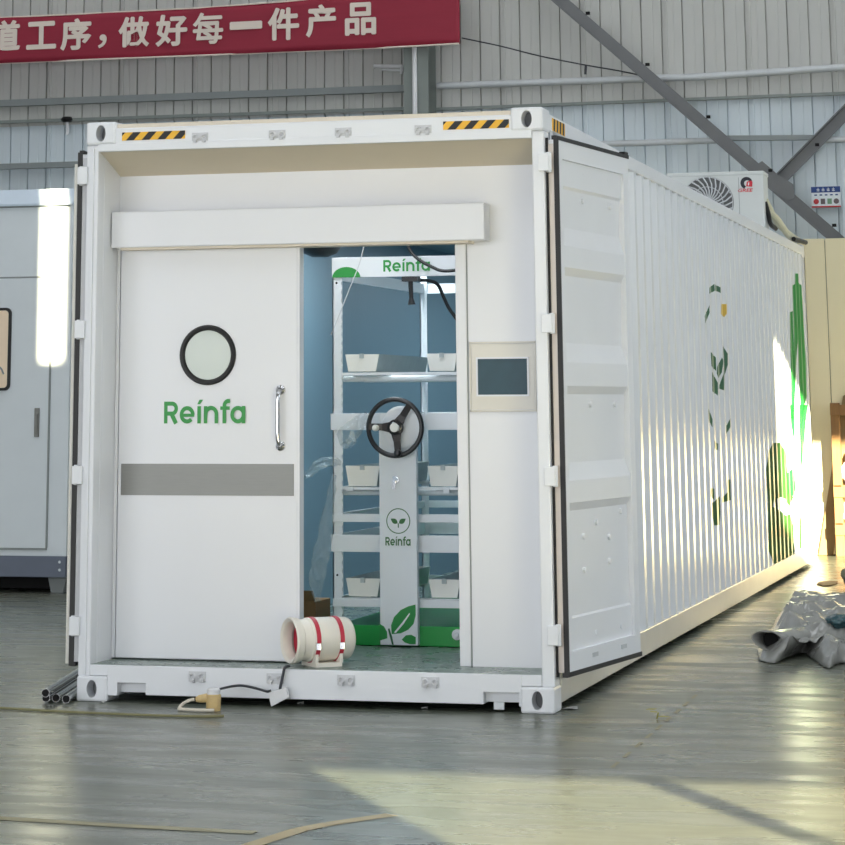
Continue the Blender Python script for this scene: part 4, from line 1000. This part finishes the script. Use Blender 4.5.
# ================================================================== PLASTIC FILM HEAP
def film_heap():
    O = Vector((3.6, 3.9, 0))
    outline = [Vector(PZ(u, v)) for u, v in ((757, 653), (760, 661), (775, 664), (790, 658), (803, 654), (812, 660), (828, 669), (845, 664), (900, 668), (945, 640), (900, 613), (850, 607), (802, 610), (786, 616), (775, 627), (765, 641))]
    def fold(x, y, s): return (1-abs(noise.noise(Vector((x, y, s)))*2.2))
    def hgt(p):
        n1 = noise.noise(Vector((p.x*1.7, p.y*.9, 5))); n2 = noise.noise(Vector((p.x*3.1, p.y*1.6, 8)))
        t = max(0, min(1, (p.y-2.75)/2.6)); ramp = .035+.095*t*(2-t)
        crest = lambda q: 1-2*abs((q % 1)-.5)                      # sharp-backed folds lying across the heap
        f1 = crest(p.y*1.25+p.x*.9+.55*n1+.2*n2)**1.6; f2 = crest(p.y*2.1-p.x*1.9+.5*n2)**1.6; f3 = crest(p.y*3.2+p.x*5+.8*n1+.4*n2)
        return ramp*(.75+.5*n1)+.055*f1+.05*f2+.026*f3+.014*fold(p.x*9, p.y*6, 3)+.006*fold(p.x*22, p.y*13, 7)
    cen = Vector((3.62, 3.85)); ring_ = [Vector((q.x, q.y)) for q in bez([(p.x, p.y, 0) for p in outline+outline[:1]], 16)][:-1]
    b = MB(); NR = 110; rows = []
    for i in range(NR+1):
        t = i/NR; row = []
        for k, q in enumerate(ring_):
            p = cen.lerp(q, t); e_ = (q-p).length; kk = min(1, e_/.2)**.7
            far = 1-.3*max(0, min(1, (p.y-4.2)/1.2)); row.append(b.bm.verts.new((p.x, p.y, .006+hgt(p)*kk*far)))
        rows.append(row)
    n_ = len(ring_)
    for q, w_ in zip(rows, rows[1:]):
        for k in range(n_): b.bm.faces.new([q[k], q[(k+1) % n_], w_[(k+1) % n_], w_[k]])
    tq = Vector(rp(841, 622, 3.45))
    hp = tag(b.build('plastic_sheet', 'film', org=O, smooth=True), 'crumpled heap of grey translucent plastic sheeting on the floor at right', 'plastic sheet')
    md = hp.modifiers.new('film', 'SOLIDIFY'); md.thickness = .003; md.offset = -1
    # open roll end
    p0 = Vector(rp(766, 640, 2.86)); p1 = p0+Vector((.34, .9, -.02)); d = (p1-p0); b = MB(); seg = 22; rings = []
    for t, sc_ in ((0, 1.0), (.1, .96), (.3, .9), (.6, .9), (1, .8)):
        c = p0+d*t; ring = []
        for k in range(seg):
            a = 2*math.pi*k/seg; rr = .056*sc_*(1+.10*math.sin(3*a+t*3)+.03*math.sin(7*a+t*9)); ring.append(b.bm.verts.new(c+Vector((math.cos(a)*rr*1.5, -math.cos(a)*rr*.35, math.sin(a)*rr*.95))))
        rings.append(ring)
    for q, w_ in zip(rings, rings[1:]):
        for k in range(seg): b.bm.faces.new([q[k], q[(k+1) % seg], w_[(k+1) % seg], w_[k]])
    o = b.build('rolled_end', 'film', hp, org=O, smooth=True); md = o.modifiers.new('film', 'SOLIDIFY'); md.thickness = .006
    b = MB(); b.lathe([(0, 0), (0, .048)], p0+d*.06, d, 20); o = b.build('roll_shade', 'dark', hp, org=O)  # dark disc painted for the shade inside the roll
    bm = bmesh.new(); bmesh.ops.create_icosphere(bm, subdivisions=3, radius=1)
    for v in bm.verts:
        n = noise.noise(v.co*2.5)*.3; p = v.co*(1+n); v.co = Vector((tq.x+p.x*.09, tq.y+p.y*.12, tq.z+p.z*.045))
    b = MB(); b.bm.free(); b.bm = bm; o = b.build('teal_fold', 'teal', hp, org=O); o['label'] = 'dark teal fold of plastic'
film_heap()
# ================================================================== LITTER
x, y = PZ(657, 719)
o = MB()
for a in (.4, 2.3, 3.9): o.prism([(px_+x, pz_+y, .006+.01*a) for px_, pz_ in leaf_poly(0, 0, a, .06, .03, 5)], (0, 0, .002))
o.tube([(x, y, .002), (x+.01, y-.02, .03)], .004, 6)
tag(o.build('dry_leaf', 'leaf', org=(x, y, 0)), 'small dry yellow-green leaf sprig lying on the floor right of the container front', 'leaf')
def scrap(u, v, w_, d_, label, m='litter', ang=0):
    x, y = PZ(u, v); b = MB(); ca, sa = math.cos(ang), math.sin(ang)
    pts = [(x+a*w_*ca-c*d_*sa, y+a*w_*sa+c*d_*ca, .002+.006*(i % 2)) for i, (a, c) in enumerate(((-1, -.6), (.2, -1), (1, -.3), (.7, .8), (-.4, 1)))]
    b.prism(pts, (0, 0, .004)); tag(b.build('litter_scrap', m, org=(x, y, 0)), label, 'litter', 'small scraps on the floor around the container')
scrap(571, 709, .035, .05, 'pale plastic scrap on the floor beside the right front corner casting')
scrap(301, 704, .015, .02, 'tiny white scrap on the floor right of the white adaptor')
scrap(425, 709, .015, .02, 'tiny pale scrap on the floor below the middle of the sill')
scrap(102, 703, .012, .02, 'tiny white scrap on the floor by the left corner casting')

# ================================================================== LIGHT
wd = bpy.data.worlds.new('hall_daylight'); sc.world = wd; wd.use_nodes = True
bg = wd.node_tree.nodes['Background']; bg.inputs[0].default_value = (.86, .92, 1.0, 1); bg.inputs[1].default_value = .6
sl = bpy.data.lights.new('sun', 'SUN'); sl.energy = 46; sl.angle = math.radians(.25); sl.color = (1.0, .89, .58)
so = bpy.data.objects.new('sun', sl); COL.objects.link(so)
so.rotation_euler = Vector((SUNAZ.x, SUNAZ.y, -TE)).to_track_quat('-Z', 'Y').to_euler()
def area(name, loc, sx, sy, e, col, rot=(0, 0, 0)):
    l = bpy.data.lights.new(name, 'AREA'); l.shape = 'RECTANGLE'; l.size = sx; l.size_y = sy; l.energy = e; l.color = col
    o = bpy.data.objects.new(name, l); COL.objects.link(o); o.location = loc; o.rotation_euler = rot; return o
R90 = math.pi/2
area('front_fill_light', (-3, YF+.05, 2.6), 18, 5, 1250, (.93, .96, 1.0), (R90, 0, 0))       # unseen fill added before the solid wall behind the camera
area('side_fill_light', (X1-.05, 0, 5.0), 4, 24, 1750, (.88, .94, 1.0), (0, R90, 0))        # unseen fill added at the solid right wall for the container side
for x_ in (-7, 3, 12): area('overhead_fill_light', (x_, -1, HH-.05), 1.6, 28, 800, (.90, .95, 1.0))   # unseen fill lights added under the closed ceiling
area('container_lamp_and_fill', (.85, 2.6, 2.60), .3, 2.4, 52, (.80, .93, 1.0))
area('container_lamp_and_fill', (1.3, 7.0, 2.60), .3, 4, 52, (.80, .93, 1.0))
area('container_lamp_and_fill', (1.3, .85, 2.60), 1.3, .3, 9, (.92, .96, 1.0))  # fill light added to brighten the rack pillar
sc.view_settings.view_transform = 'Standard'; sc.view_settings.look = 'None'; sc.view_settings.gamma = 1; sc.view_settings.use_curve_mapping = False
sc.view_settings.exposure = -.13
# tidy: drop helpers left over
for o in list(bpy.data.objects):
    if o.name.startswith('cutter') or o.name.startswith('lettering_source'): bpy.data.objects.remove(o)
